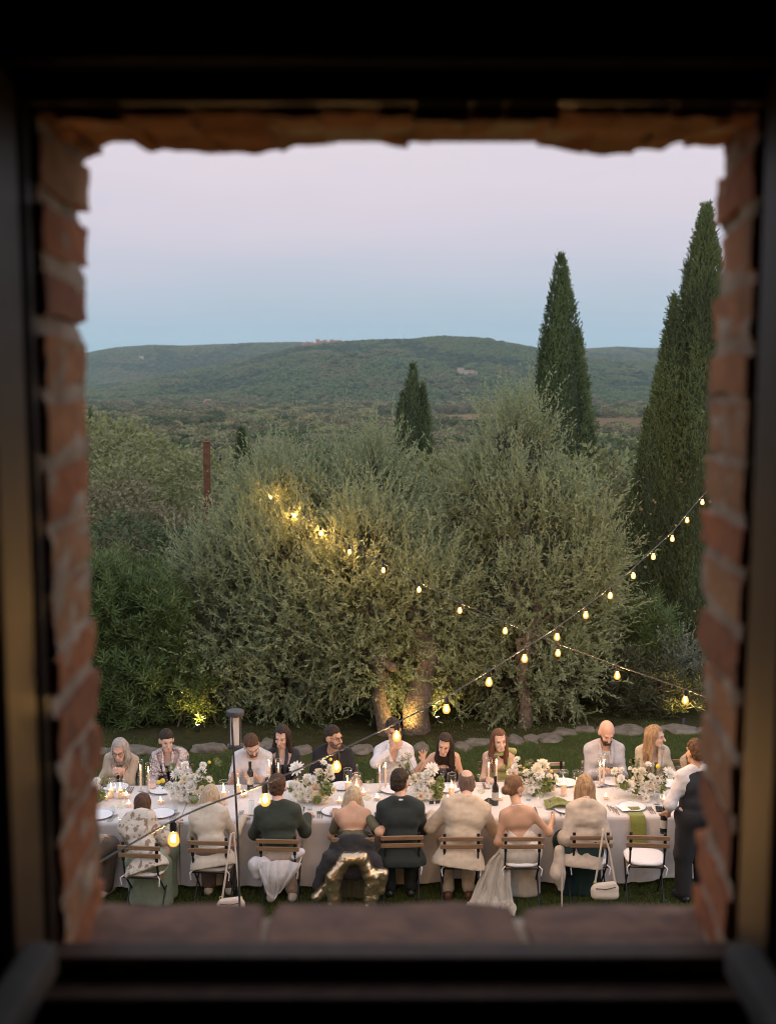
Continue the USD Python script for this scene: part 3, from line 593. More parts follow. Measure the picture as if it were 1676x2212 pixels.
def near_Y(px):                                                    # y of the near table edge in direction px
    u = (px - 838) / F * 1.04; return (NE0[1] - TA[1] / TA[0] * NE0[0]) / (1 - TA[1] / TA[0] * u)
# bed behind the stones
RK = [(205, 1629, 70, 22), (290, 1627, 92, 24), (372, 1624, 60, 16), (452, 1621, 74, 26), (577, 1612, 34, 18), (655, 1622, 40, 14), (784, 1622, 46, 18), (910, 1621, 34, 20), (1000, 1616, 36, 15), (1032, 1609, 52, 19), (1113, 1604, 36, 20), (1146, 1600, 30, 20), (1184, 1596, 54, 16), (1220, 1586, 56, 18), (1266, 1581, 50, 18), (1310, 1582, 44, 18), (1358, 1582, 66, 22), (1410, 1581, 44, 17), (1468, 1581, 78, 20), (1530, 1583, 60, 20)]
ex = [atZ(a, b, 0)[:2] for a, b, c, d in RK]; ex = [(-9, ex[0][1] - .2)] + [tuple(e) for e in ex] + [(9, ex[-1][1])]
v = []; nb = len(ex)
for e in ex: v += [(e[0], e[1] - .02, .012), (e[0], e[1] + .5, .03), (e[0] * 1.02, 17.9, .02), (e[0] * 1.06, 19.4, -.1)]
obj('flower_bed', (np.array(v), grid_faces(nb, 4)[:, ::-1]), 'bed_soil', 'dark soil bed under the olive trees behind the row of stones', 'bed', True, kind='structure')
R = rng(100)
for i, (a, b, w, h) in enumerate(RK):
    p = atZ(a, b, 0); s = p[1] / F; ico = trimesh.creation.icosphere(2, 1.0); v = np.array(ico.vertices)
    v *= 1 + (meshkit.fbm(v * 1.6 + i * 9.1, 3, i)[:, None] - .5) * 1.1; v[:, 2] = np.where(v[:, 2] > .55, .55 + (v[:, 2] - .55) * .35, v[:, 2])
    v *= [w / 2 * s * 1.12, .16 + R.uniform(0, .08), h * s * .78]; p[2] = -h * s * .02
    pos = ['at the left jamb', 'behind the grey haired woman', 'behind the silver jacket', 'left of the garden lantern', 'beside the white t-shirt', 'behind the dark blazer', 'behind the black t-shirt', 'right of the white shirt', 'left of the green dress', 'nearest left of the green dress', 'just right of the green dress', 'second right of the green dress', 'third right of the green dress', 'between green dress and bald man', 'left of the bald man', 'hidden by the bald man', 'between bald man and white blazer', 'behind the white blazer', 'right of the white blazer', 'at the right jamb'][i]
    o = obj('edging_stone', (v + p, ico.faces), 'stone_grey', f'{["flat", "rounded", "rough"][i % 3]} grey edging stone of the bed border, {pos}', 'stone', 60, group='stones edging the bed')
# grass tufts
tv = []
for s_ in range(3):
    R = rng(110 + s_); n = 46; b = np.stack([R.normal(0, .05, n), R.normal(0, .05, n), np.zeros(n)], 1)
    tv.append((f'tuft_{"abc"[s_]}', leaves(b, np.stack([R.normal(0, .5, n), R.normal(0, .5, n), np.ones(n)], 1), R.uniform(.025, .06, n), .007, R), 'grass_blade'))
R = rng(120); n = 26000; P = np.stack([R.uniform(-5.2, 5.2, n), R.uniform(9.2, 17.2, n), np.zeros(n)], 1)
lim = np.interp(P[:, 0], [e[0] for e in ex], [e[1] for e in ex]); P[:, 1] *= 1.06; P = P[((P[:, 1] < lim + .05) | (R.random(n) < .3)) & (meshkit.fbm(P * [.8, .8, 0], 3, 4) > .40)]; n = len(P)
instancer('grass', 'short lawn grass', 'grass', tv, P, np.tile(R.uniform(.7, 1.3, (n, 1)), (1, 3)), R.uniform(0, 6.28, n), R.integers(0, 3, n))

# rusty post
p0 = atY(446, 953, 22.1); zt = p0[2] + .8
t = thing('rusty_post', 'rusty steel post with a collar, rising behind the left olive tree', 'post', (p0[0], 22.1, -.8))
part(t, 'shaft', rounded((-.064, -.06, -.2), (.064, .06, zt - .03), .008), 'rust_steel', 40); part(t, 'cap', rounded((-.074, -.07, zt - .03), (.074, .07, zt), .006), 'rust_steel', 40)
part(t, 'collar', rounded((-.070, -.066, zt - .47), (.070, .066, zt - .44), .004), 'rust_steel', 40); part(t, 'seam', MB().box((-.007, -.066, .3), (.007, -.06, zt - .5)).get(), 'rust_steel')

# strings of bulbs: each hangs in one upright plane
def bulb_kind():
    k = proto('string_bulb'); q = path_of(k)
    usdkit.mesh(stage, q + '/socket', MB().lathe([(0, .0), (.016, 0), (.018, -.012), (.018, -.05), (.014, -.052), (0, -.052)], 12).get(), L['socket_black'], 40)
    usdkit.mesh(stage, q + '/bulb', MB().lathe([(.0, -.05), (.013, -.05), (.016, -.058), (.024, -.074), (.0285, -.092), (.0275, -.108), (.018, -.122), (0, -.127)], 14).get(), L['bulb_glow'], True)
    usdkit.mesh(stage, q + '/filament', MB().lathe([(0, -.07), (.007, -.072), (.0105, -.088), (.009, -.102), (0, -.108)], 10).get(), L['filament'], True)
    return k
BK = bulb_kind()
def string(name, label, px, ends, glabel, group):
    (a, Ya), (b, Yb) = ends; A = np.array([(a[0] - 838) / F * Ya * 1.02, Ya]); B = np.array([(b[0] - 838) / F * Yb * 1.02, Yb]); hang = []
    def hit(p):
        r = ray(*p); n = np.array([-(B - A)[1], (B - A)[0]]); tt = (A @ n) / (r[:2] @ n); return np.array([0, 0, EYE]) + r * tt
    A3, B3 = hit(a), hit(b)
    for i, p in enumerate(px):
        q = hit(p); q = q + [0, 0, .108]; hang.append(q)
        copy(BK, 'string_bulb', glabel[i], 'light bulb', q - [0, 0, .002], 0, group, 1.12)
    pts = [A3] + hang + [B3]; pts = np.array(pts); s = np.concatenate([[0], np.cumsum(np.linalg.norm(np.diff(pts, axis=0), axis=1))])
    from scipy.interpolate import PchipInterpolator
    w = PchipInterpolator(s, pts)(np.linspace(0, s[-1], 160))
    obj(name, tube(w, .0065, 6), 'cord', label, 'cable', True); return s, pts
ordw = ['first', 'second', 'third', 'fourth', 'fifth', 'sixth', 'seventh', 'eighth', 'ninth', 'tenth', 'eleventh', 'twelfth', 'thirteenth', 'fourteenth', 'fifteenth', 'sixteenth']
SA = [(584, 1076), (636, 1114), (693, 1153), (755, 1193), (828, 1233), (905, 1275), (993, 1320), (1091, 1364), (1205, 1412), (1333, 1461), (1480, 1514)]
SB = [(375, 1815), (573, 1730), (727, 1658), (857, 1592), (964, 1533), (1056, 1475), (1133, 1424), (1203, 1377), (1265, 1330), (1318, 1288), (1368, 1245), (1411, 1204), (1452, 1165), (1484, 1125), (1517, 1086)]
wa = {0: 'in the crown of the left olive', 10: 'beside the right jamb'}; wb = {0: 'big one above the floral jacket', 1: 'by the dark green sweater', 2: 'in front of the black t-shirt', 3: 'over the face of the white shirt man', 14: 'highest one beside the right jamb'}
sa = string('light_string', 'thin dark cable falling from the rusty post to the lower right', SA, (((468, 975), 22.0), ((1660, 1575), 9.5)), [f'glowing bulb, {ordw[i]} below the rusty post' + (', ' + wa[i] if i in wa else '') for i in range(11)], 'bulbs of the cable from the rusty post')
sb = string('light_string', 'thick near cable rising from the lower left window corner to the upper right', SB, (((150, 1905), 5.3), ((1580, 1015), 19.5)), [f'glowing bulb, {ordw[i]} on the near cable' + (', ' + wb[i] if i in wb else '') for i in range(15)], 'bulbs of the near cable')
t = thing('cable_clamp', 'dark clamp and dead end bulb holder hung beside the rusty post top', 'clamp', atY(466, 972, 22.0))
part(t, 'hook', tube([(-.14, .1, .12), (-.06, .05, .07), (0, 0, 0)], .008, 6), 'black_metal', True); part(t, 'body', rounded((-.06, -.02, .03), (.02, .02, .075), .01), 'lamp_grey', 40); part(t, 'holder', lathe([(0, .0), (.022, 0), (.025, -.07), (.018, -.1), (0, -.1)], 10, (.09, 0, -.1)), 'socket_black', 40)
SPACING = (np.diff(sa[0]), np.diff(sb[0]))

# garden lantern on a pole
Yl = 10.45; pl = atY(509, 1535, Yl); zt = pl[2]; bx = atZ(516, 2012, 0)[0]
t = thing('garden_lantern', 'dark grey garden lantern on a tall thin pole before the table', 'lamp', (pl[0] - .005, Yl, 0))
part(t, 'pole', tube([(.02, -.02, 0), (.012, -.03, 1.0), (-.01, -.06, zt - .5), (-.02, -.088, zt - .12), (-.02, -.086, zt - .06), (-.015, -.05, zt - .02)], .0105, 8), 'lamp_grey', True)
part(t, 'cap', lathe([(0, zt + .0), (.078, zt), (.083, zt - .006), (.083, zt - .045), (.078, zt - .05), (0, zt - .05)], 24), 'lamp_grey', 40)
part(t, 'base_plate', lathe([(0, zt - .33), (.072, zt - .33), (.08, zt - .335), (.08, zt - .35), (0, zt - .352)], 24), 'lamp_grey', 40)
part(t, 'diffuser', lathe([(0, zt - .051), (.047, zt - .051), (.047, zt - .329), (0, zt - .329)], 20), 'diffuser', 40)
for k in range(4): a = k * math.pi / 2 + math.pi / 4; part(t, 'bar', tube([(.066 * math.cos(a), .066 * math.sin(a), zt - .33), (.066 * math.cos(a), .066 * math.sin(a), zt - .05)], .006, 6), 'lamp_grey')
part(t, 'pipe_foot', lathe([(0, .03), (.05, .03), (.055, .0), (0, 0)], 14, (.02, -.02, 0)), 'lamp_grey')

# ground spotlights
def spot(label, loc, aim):
    t = thing('ground_spotlight', label, 'spotlight', loc); aim = unit(np.array([aim], float))[0]
    z = np.array([0, 0, 1.]); ax = np.cross(z, aim); an = math.acos(aim[2]); Rm = trimesh.transformations.rotation_matrix(an, ax if np.linalg.norm(ax) > 1e-6 else [1, 0, 0])[:3, :3]
    q = lambda m_: (np.asarray(m_[0]) @ Rm.T + [0, 0, .1], m_[1])
    part(t, 'housing', q(lathe([(0, -.06), (.032, -.06), (.038, -.04), (.038, .045), (.033, .045), (.033, .02), (0, .018)], 14)), 'black_metal', 40); part(t, 'lens', q(lathe([(0, .026), (.031, .026), (.031, .022), (0, .022)], 14)), 'spot_glow'); part(t, 'spike', tube([(0, 0, -.05), (0, 0, .06)], .008, 6), 'black_metal')
spot('ground spotlight shining up into the oleander behind the silver jacket', atZ(427, 1586, 0), (-.05, .12, 1))
spot('hidden ground spotlight at the foot of the forked olive trunk', atZ(866, 1592, 0) + [0, -.25, 0], (.12, .5, 1))
spot('hidden ground spotlight lighting leaves right of the olive trunk', atZ(945, 1568, 0), (-.1, .1, 1))
spot('hidden ground spotlight behind the leaves at the left olive foot', atY(402, 1500, 18.1) * [1, 1, 0], (.05, .1, 1))
spot('tiny ground light between the stones by the right jamb', atZ(1475, 1572, 0), (.2, .5, 1))
# ---------------------------------------------------------------- the long table and what stands on it
GLASS('clear_glass', (1, 1, 1), 1.45, .055); GLASS('water', (.93, .97, .97), 1.33, .05); GLASS('pale_drink', (.93, .93, .78), 1.33, .06)
M('wax', (.82, .74, .60), .5, trans=.35, transcol=(.95, .62, .30)); M('wick', (.02, .02, .02), .9)
M('porcelain', (.78, .78, .79), .25, spec=.5); M('blue_rim', (.12, .16, .26), .3)
M('steel', (.55, .54, .52), .22, metal=1.); M('olive_linen', (.17, .19, .035), .85, (.14, .155, .03), 40, sheen=.3, bump=.2, bscale=120)
M('paper', (.80, .79, .80), .8); M('bottle_dark', (.010, .012, .010), .12, spec=.6, coat=.3); M('label_paper', (.45, .42, .36), .7); M('screen_black', (.012, .012, .014), .12, spec=.6)
M('petal_white', (.92, .90, .84), .6, island=.05, trans=.35, sheen=.2); M('petal_cream', (.88, .82, .66), .6, island=.08, trans=.2); M('petal_blush', (.85, .74, .58), .6, island=.08, trans=.2)
M('pollen', (.75, .55, .06), .8); M('petal_green', (.30, .38, .12), .7, island=.25, trans=.2); M('umbel_green', (.33, .38, .15), .8, island=.3); M('stem_green', (.10, .15, .04), .6, island=.3, trans=.1)
M('wood_slat', (.27, .165, .09), .55, (.18, .11, .06), 14, stretch=(.25, 6, 6), bump=.15); M('wood_bleached', (.42, .33, .27), .7, (.34, .26, .21), 14, stretch=(.25, 6, 6))
M('cushion_white', (.76, .75, .77), .85, bump=.3, bscale=14, bdist=.015, sheen=.3)
M('trestle', (.20, .13, .08), .7)

def cloth_mesh(a0, a1, seed):
    na = int((a1 - a0) / .028); A = np.linspace(a0, a1, na)
    drop = np.linspace(0, .69, 26)[1:]
    top = np.linspace(0, TW, 16)
    prof = [(-.004 - 0 * d, TZ - .012 - d, d, -1) for d in drop[::-1]] + [(0, TZ - .005, 0, -1)] + [(b, TZ, 0, 0) for b in top[1:-1] * .985 + .008] + [(TW, TZ - .005, 0, 1)] + [(TW + .004, TZ - .012 - d, d, 1) for d in drop]
    P = []
    for b, z, d, s in prof:
        k = d / .69; q = np.stack([A * 2.1, np.full(na, 3. * s + seed), np.full(na, k * .7)], -1); n1 = meshkit.fbm(q, 3, 31) - .5
        q2 = np.stack([A * 6.5 + k * .6, np.full(na, 9. * s + seed), np.full(na, k * .5)], -1); n2 = meshkit.fbm(q2, 2, 33) - .5
        off = s * (k ** 1.1 * (.035 + .27 * n1 + .12 * n2)); hem = np.where(d > .66, .03 * meshkit.noise(np.stack([A * 1.3, A * 0 + s, A * 0], -1), 8), 0)
        zz = z + hem + (0 if s else .003 * (meshkit.fbm(np.stack([A * 3, A * 0 + b * 4, A * 0], -1), 2, 5) - .5))
        sh = .012 * k * n2
        P.append(np.stack([NE0[0] + TA[0] * (A + sh) + TBv[0] * (b + off), NE0[1] + TA[1] * (A + sh) + TBv[1] * (b + off), np.broadcast_to(zz, (na,))], -1))
    return np.array(P).reshape(-1, 3), grid_faces(len(prof), na)
seam = (atZ(390, 1770, TZ) - NE0) @ TA
LEN0, LEN1 = -.9, 6.75
obj('tablecloth', cloth_mesh(LEN0, seam - .003, 1.), 'cloth', 'white linen tablecloth on the left end of the long table up to the seam', 'tablecloth', True)
obj('tablecloth', cloth_mesh(seam + .003, LEN1, 2.), 'cloth', 'long white linen tablecloth from the seam to the right end of the table', 'tablecloth', True)
t = thing('dinner_table', 'long trestle dinner table hidden under white tablecloths', 'table', tpt(0, 0, 0), TDEG)
part(t, 'tabletop', MB().box((LEN0 + .02, .02, TZ - .05), (LEN1 - .02, TW - .02, TZ - .008)).get(), 'trestle')
for a in np.linspace(LEN0 + .4, LEN1 - .4, 5):
    for b in (.2, TW - .2): part(t, 'leg', tube([(a, b, 0), (a, b + (.08 if b < .5 else -.08), TZ - .05)], .028, 6), 'trestle')

# bistro chair
def chair_kind(name, wood, cushion=True):
    k = proto(name); q = path_of(k)
    def pt(nm, m_, mat, sm=False, i=[0]): usdkit.mesh(stage, numbered(q, nm), m_, L[mat], sm)
    for z0, z1, y in ((.752, .797, -.235), (.668, .713, -.222)): pt('slat', rounded((-.215, y - .012, z0), (.215, y + .008, z1), .006), wood, 40)
    for s in (-1, 1):
        x = s * .17
        pt('back_leg', tube([(x, -.222, .815), (x, -.205, .60), (x, -.17, .45), (x, .02, .24), (x, .2, .0)], [.011, .011, .010, .009, .009], 6), 'black_metal', True)
        pt('back_plate', MB().box((x - .015, -.226 + .006, .63), (x + .015, -.214 + .01, .82)).get(), 'black_metal')
        pt('front_leg', tube([(x * 1.08, .17, .44), (x * 1.08, 0, .24), (x * 1.08, -.21, .0)], .009, 6), 'black_metal', True)
    for y in (-.14, -.05, .04, .13): pt('seat_slat', rounded((-.19, y - .035, .432), (.19, y + .035, .45), .004), wood, 40)
    for y, z in ((.19, .012), (-.2, .012), (-.185, .44), (.175, .435)): pt('stretcher', tube([(-.185, y, z), (.185, y, z)], .007, 6), 'black_metal')
    if cushion:
        n = 28; an = np.linspace(0, 2 * np.pi, n, endpoint=False); sx = np.sign(np.cos(an)) * np.abs(np.cos(an)) ** .6 * .205; sy = np.sign(np.sin(an)) * np.abs(np.sin(an)) ** .6 * .20
        rows = [(0, .452), (.85, .452), (.97, .46), (1., .474), (.97, .488), (.85, .497), (.5, .503), (0, .505)]
        v = np.array([[(r * sx[j] * (1 + .06 * math.sin(an[j])), r * sy[j], z) for j in range(n)] for r, z in rows]).reshape(-1, 3); pt('cushion', (v, grid_faces(len(rows), n, True)), 'cushion_white', True)
        for s in (-1, 1): pt('tie', tube([(s * .17, -.19, .47), (s * .2, -.23, .455), (s * .19, -.22, .38)], .006, 5), 'cushion_white', True)
    return k
CH = chair_kind('bistro_chair', 'wood_slat'); CHW = chair_kind('bleached_chair', 'wood_bleached', False)
CHX = [(306, 'under the woman in the floral jacket', 10.70, -6), (455, 'under the woman in the cream blazer with the bag strap', 10.82, -4), (602, 'under the man in the dark green sweater', 10.86, -3), (762, 'buried under dark and gold jackets', 10.90, 0), (866, 'under the man in the dark green suit', 10.95, 3), (996, 'under the man in the cream suit', 10.92, 1), (1129, 'under the bride', 10.92, 0), (1277, 'with the cream bag hanging from it', 10.95, 0), (1404, 'empty with a bare white cushion, beside the waiter', 10.95, -5)]
NEARC = []
for px, lab, Y, rz in CHX:
    p = np.array([(px - 838) / F * (Y * CP + (EYE - .8) * SP), Y, 0]); NEARC.append(p)
    copy(CH, 'bistro_chair', f'folding wood slat bistro chair {lab}', 'chair', p + [0, .22, 0], rz, 'chairs on the near side of the table')

# glassware and candles
def kind_of(name, parts):
    k = proto(name); q = path_of(k)
    for nm, m_, mat, sm in parts: usdkit.mesh(stage, numbered(q, nm), m_, L[mat], sm)
    return k
def shell(prof, th=.0018):
    return np.array(prof, float)
K = {}
flame = MB().lathe([(0, 0), (.0055, .006), (.008, .016), (.0065, .030), (.003, .043), (0, .052)], 8).get()
fl = lambda z: (flame[0] + [0, 0, z], flame[1])
K['taper'] = kind_of('taper_candle', [('candlestick', lathe(shell([(0, .004), (.034, .004), (.036, .008), (.012, .014), (.012, .035), (.018, .05), (.016, .052)]), 14), 'clear_glass', True), ('wax', lathe([(0, .03), (.011, .03), (.0105, .245), (.006, .25), (0, .248)], 10), 'wax', 50), ('wick', tube([(0, 0, .248), (0, 0, .258)], .0015, 4), 'wick', False), ('flame', fl(.254), 'flame', True)])
K['tube'] = kind_of('glass_cylinder', [('glass', lathe(shell([(.0, .0), (.034, .0), (.034, .36)]), 18), 'clear_glass', 40), ('rim', lathe([(.0335, .357), (.0352, .358), (.0352, .361), (.0335, .362)], 18), 'glass_rim', True)])
K['hurr'] = kind_of('hurricane_glass', [('glass', lathe(shell([(.0, .0), (.05, .0), (.052, .20)]), 20), 'clear_glass', 40), ('rim', lathe([(.0515, .198), (.0535, .199), (.0535, .202), (.0515, .203)], 20), 'glass_rim', True)])
K['pillar'] = kind_of('pillar_candle', [('wax', lathe([(0, .004), (.029, .004), (.030, .01), (.030, .088), (.027, .092), (.02, .086), (0, .084)], 16), 'wax', 50), ('wick', tube([(0, 0, .084), (0, 0, .098)], .0015, 4), 'wick', False), ('flame', fl(.092), 'flame', True)])
K['votive'] = kind_of('votive_candle', [('glass_cup', lathe(shell([(0, 0), (.03, 0), (.036, .065)], .003), 14), 'clear_glass', 40), ('wax', lathe([(0, .005), (.026, .005), (.028, .034), (0, .032)], 14), 'wax', 50), ('flame', (flame[0] * .75 + [0, 0, .032], flame[1]), 'flame', True)])
K['coupe'] = kind_of('coupe_glass', [('glass', lathe(shell([(0, .0), (.036, .0), (.034, .003), (.005, .006), (.0035, .05), (.0045, .095), (.02, .102), (.04, .115), (.049, .135), (.05, .15)]), 16), 'clear_glass', True), ('drink', lathe([(0, .106), (.02, .106), (.038, .118), (.045, .133), (0, .133)], 14), 'pale_drink', 40)])
K['wine'] = kind_of('wine_glass', [('glass', lathe(shell([(0, .0), (.034, .0), (.03, .003), (.005, .006), (.0035, .05), (.005, .09), (.025, .105), (.037, .13), (.038, .16), (.032, .2)]), 16), 'clear_glass', True)])
K['tumbler'] = kind_of('tumbler', [('glass', lathe(shell([(0, 0), (.032, 0), (.036, .095)], .0025), 14), 'clear_glass', 40), ('water', lathe([(0, .006), (.029, .006), (.032, .06), (0, .06)], 14), 'water', 40)])
pl_ = [(0, .004), (.10, .004), (.11, .006), (.145, .014), (.146, .017), (.142, .0175), (.11, .010), (.10, .008), (0, .008)]
K['plate'] = kind_of('dinner_plate', [('dish', lathe(pl_, 30), 'porcelain', 40), ('rim', lathe([(.1455, .0135), (.1495, .016), (.1475, .0185), (.1435, .018)], 30), 'blue_rim', True)])
def fork(x):
    m_ = MB(); m_.box((x - .004, -.09, .002), (x + .004, .03, .005)); m_.box((x - .011, .03, .002), (x + .011, .055, .005))
    for d in (-.009, -.003, .003, .009): m_.box((x + d - .0018, .055, .002), (x + d + .0018, .10, .005))
    return m_.get()
def knife(x): m_ = MB(); m_.box((x - .005, -.10, .002), (x + .005, -.01, .006)); m_.box((x - .009, -.01, .002), (x + .007, .11, .004)); return m_.get()
K['forks'] = kind_of('fork', [('fork', fork(0), 'steel', False)]); K['knives'] = kind_of('knife', [('knife', knife(0), 'steel', False)])
wb_ = [(0, 0), (.036, 0), (.037, .006), (.037, .19), (.030, .215), (.016, .24), (.0145, .30), (.0165, .302), (.0165, .315), (0, .316)]
K['winebottle'] = kind_of('wine_bottle', [('glass', lathe(wb_, 18), 'bottle_dark', True), ('label', lathe([(.0375, .06), (.0378, .062), (.0378, .145), (.0375, .147)], 18), 'label_paper', True), ('capsule', lathe([(.0150, .262), (.0172, .262), (.0172, .317), (0, .318)], 14), 'black_metal', True)])
K['waterbottle'] = kind_of('water_bottle', [('glass', lathe(shell([(0, 0), (.037, 0), (.038, .008), (.037, .13), (.028, .19), (.016, .245), (.014, .29), (.016, .292)]), 18), 'clear_glass', True), ('water', lathe([(0, .004), (.034, .004), (.034, .125), (.03, .16), (0, .16)], 16), 'water', True), ('cap', lathe([(.0, .305), (.0165, .305), (.0165, .288), (.0, .288)], 12), 'steel', 40)])
K['phone'] = kind_of('phone', [('case', rounded((-.037, -.076, 0), (.037, .076, .009), .004), 'black_metal', 40), ('screen', MB().box((-.034, -.073, .009), (.034, .073, .0098)).get(), 'screen_black', False)])
def put(kind, name, label, cat, k, x, y, rz=0., group=None, sc=None, z=None):
    p = atZ(*C(k, x, y), TZ + .004 if z is None else z); return copy(K[kind], name, label, cat, p, rz, group, sc)
near_of = lambda px: ['the brick jamb at far left', 'the floral jacket', 'the cream blazer', 'the garden lantern', 'the dark green sweater', 'the dark blazer', 'the blonde bob', 'the white shirt', 'the dark green suit', 'the cream suit', 'the green dress', 'the bride', 'the empty far chair', 'the long blonde hair', 'the bald man', 'the white blazer', 'the waiter'][int(np.argmin([abs(px - q) for q in (215, 310, 440, 505, 600, 620, 765, 830, 870, 1000, 1060, 1110, 1190, 1265, 1310, 1400, 1470)]))]
seen = {}
def lab(base, k, x, y):
    px, py = C(k, x, y); s = f'{base} {"before" if py > 1722 else "far side by"} {near_of(px)}'; seen[s] = seen.get(s, 0) + 1
    return s if seen[s] == 1 else s + [', second', ', third', ', fourth', ', fifth', ', sixth'][seen[s] - 2]
for k, x, y, sc in ((1, 487, 950, 1), (1, 570, 968, .96), (2, 377, 915, 1.03), (2, 468, 925, .96), (3, 75, 960, .95), (3, 133, 935, 1.), (3, 1182, 920, .98), (3, 1260, 905, 1.03), (4, 1365, 910, .98), (4, 1403, 902, 1.02)):
    put('taper', 'taper_candle', lab('lit ivory taper candle', k, x, y), 'candle', k, x, y, 0, 'taper candles', sc); put('tube', 'glass_cylinder', lab('tall glass cylinder round a taper candle', k, x, y), 'glass cylinder', k, x, y, 0, 'glass cylinders', sc)
for k, x, y, sc, hs_ in ((1, 185, 1012, 1, 1), (1, 280, 1020, 1, 1), (1, 1333, 1082, 1.5, 1.3), (1, 1480, 962, 1, 1.), (2, 1170, 935, 1, 1.2), (2, 1262, 950, .8, 1.), (3, 805, 1003, 1.15, 1.3), (4, 997, 992, 1.4, 1.4), (4, 1128, 960, 1, 1.2)):
    put('pillar', 'pillar_candle', lab('lit cream pillar candle', k, x, y), 'candle', k, x, y, 0, 'pillar candles', (1, 1, sc)); put('hurr', 'hurricane_glass', lab('open glass hurricane round a pillar candle', k, x, y), 'hurricane glass', k, x, y, 0, 'hurricane glasses', (1, 1, hs_))
for k, x, y in ((1, 690, 1072), (1, 365, 1105), (1, 345, 1015), (1, 130, 1035), (2, 1090, 1072), (2, 280, 1092), (2, 1475, 1040), (2, 1330, 985), (3, 45, 1040), (3, 768, 1050), (3, 1300, 1035), (4, 1428, 1030), (5, 915, 1055), (5, 30, 900), (2, 130, 1000), (1, 1515, 1010)):
    put('votive', 'votive_candle', lab('small lit votive candle in a glass cup', k, x, y), 'candle', k, x, y, 0, 'votive candles')
for k, x, y in ((1, 285, 1225), (1, 290, 1060), (1, 185, 935), (1, 1030, 1130), (2, 285, 950), (2, 1392, 965), (2, 1370, 1140), (2, 690, 1105), (3, 1095, 900), (3, 1105, 1065), (5, 600, 1125), (4, 985, 860), (4, 755, 1110), (5, 430, 1020)):
    put('coupe', 'coupe_glass', lab('coupe glass of pale drink', k, x, y), 'glass', k, x, y, 0, 'coupe glasses')
for k, x, y in ((3, 625, 880), (3, 715, 880), (1, 600, 1000), (4, 1320, 870), (4, 1445, 905), (5, 1075, 850), (2, 50, 1085), (3, 200, 900), (5, 1040, 1000)):
    put('wine', 'wine_glass', lab('empty wine glass', k, x, y), 'glass', k, x, y, 0, 'wine glasses')
for k, x, y in ((1, 200, 1165), (1, 835, 1150), (2, 785, 1140), (4, 640, 1040), (3, 470, 1040), (1, 1165, 990)):
    put('tumbler', 'tumbler', lab('water tumbler', k, x, y), 'glass', k, x, y, 0, 'water tumblers')
for k, x, y in ((1, 60, 1200), (1, 690, 1185), (2, 1040, 1162), (4, 1040, 1140), (5, 590, 1115), (1, 230, 915), (1, 700, 945), (2, 1120, 905), (3, 770, 930), (4, 1010, 870), (4, 1500, 860), (5, 955, 880), (2, 640, 890), (3, 210, 940)):
    put('plate', 'dinner_plate', lab('white plate with dark blue rim', k, x, y), 'plate', k, x, y, 0, 'plates')
for kd, nm, lst in (('forks', 'fork', ((1, 175, 1228), (1, 195, 1226), (1, 215, 1224), (1, 805, 1205), (1, 825, 1204), (1, 848, 1202), (2, 865, 1190), (2, 885, 1192), (2, 910, 1194), (5, 350, 1120), (5, 385, 1135), (5, 415, 1150), (5, 440, 1162), (1, 360, 938), (1, 380, 938))), ('knives', 'knife', ((5, 760, 1145), (5, 780, 1145), (5, 802, 1145), (2, 60, 1190), (2, 80, 1188), (2, 100, 1186), (2, 722, 1150), (3, 1128, 895), (3, 1142, 893), (1, 400, 938), (4, 955, 1170), (4, 720, 1150)))):
    for k, x, y in lst: put(kd, nm, lab('silver ' + nm, k, x, y), nm, k, x, y, 180 + TDEG if y < 1000 else TDEG - (8 if k == 1 else 0), 'silver ' + ('forks' if kd == 'forks' else 'knives'))
put('winebottle', 'wine_bottle', 'dark red wine bottle with pale label standing left of the bride', 'bottle', 4, 300, 1085); 
put('waterbottle', 'water_bottle', 'clear water bottle standing left of the dark green sweater', 'bottle', 2, 195, 1195, 0, 'water bottles'); put('waterbottle', 'water_bottle', 'clear water bottle beside the rightmost flowers and the phone', 'bottle', 5, 840, 1085, 0, 'water bottles')
put('waterbottle', 'water_bottle', 'small clear bottle on the far half in front of the black t-shirt', 'bottle', 2, 1265, 890, 0, 'water bottles', .8); put('waterbottle', 'water_bottle', 'pinkish clear bottle at the far edge left of the bald man', 'bottle', 4, 1185, 850, 0, 'water bottles', .8)
put('phone', 'phone', 'black phone lying between the blonde bob and the dark green suit', 'phone', 2, 1375, 1185, 5); put('phone', 'phone', 'black phone lying right of the knives at the empty place', 'phone', 5, 865, 1135, -8)
p = atZ(*C(3, 1175, 1065), TZ + .006); t = thing('menu_folder', 'dark folder lying between the cream suit and the wine bottle', 'folder', p, -35); part(t, 'cover', rounded((-.06, -.11, 0), (.06, .11, .012), .004), 'screen_black', 40); part(t, 'pages', MB().box((-.056, -.108, .0035), (.063, .108, .0085)).get(), 'paper')
p = atZ(*C(3, 632, 1078), TZ + .006); t = thing('sunglasses', 'dark sunglasses lying left of the cream suit', 'sunglasses', p, 10)
for s in (-1, 1): part(t, 'lens', rounded((s * .035 - .026, -.004, 0), (s * .035 + .026, .004, .038), .003), 'screen_black', 40); part(t, 'arm', tube([(s * .066, 0, .034), (s * .068, .08, .03), (s * .064, .13, .004)], .003, 5), 'black_metal')
part(t, 'bridge', tube([(-.012, 0, .03), (.012, 0, .03)], .003, 5), 'black_metal')
for k, x, y, rz, lb in ((2, 1060, 1155, 8, 'white menu card on the plate left of the blonde bob'), (5, 500, 1118, 14, 'white menu card on the plate at the empty place')):
    p = atZ(*C(k, x, y), TZ + .026); obj('menu_card', (rotz(np.array(MB().box((-.05, -.09, 0), (.05, .09, .0012)).get()[0]), rz) + p, MB().box((-.05, -.09, 0), (.05, .09, .0012)).get()[1]), 'paper', lb, 'menu')
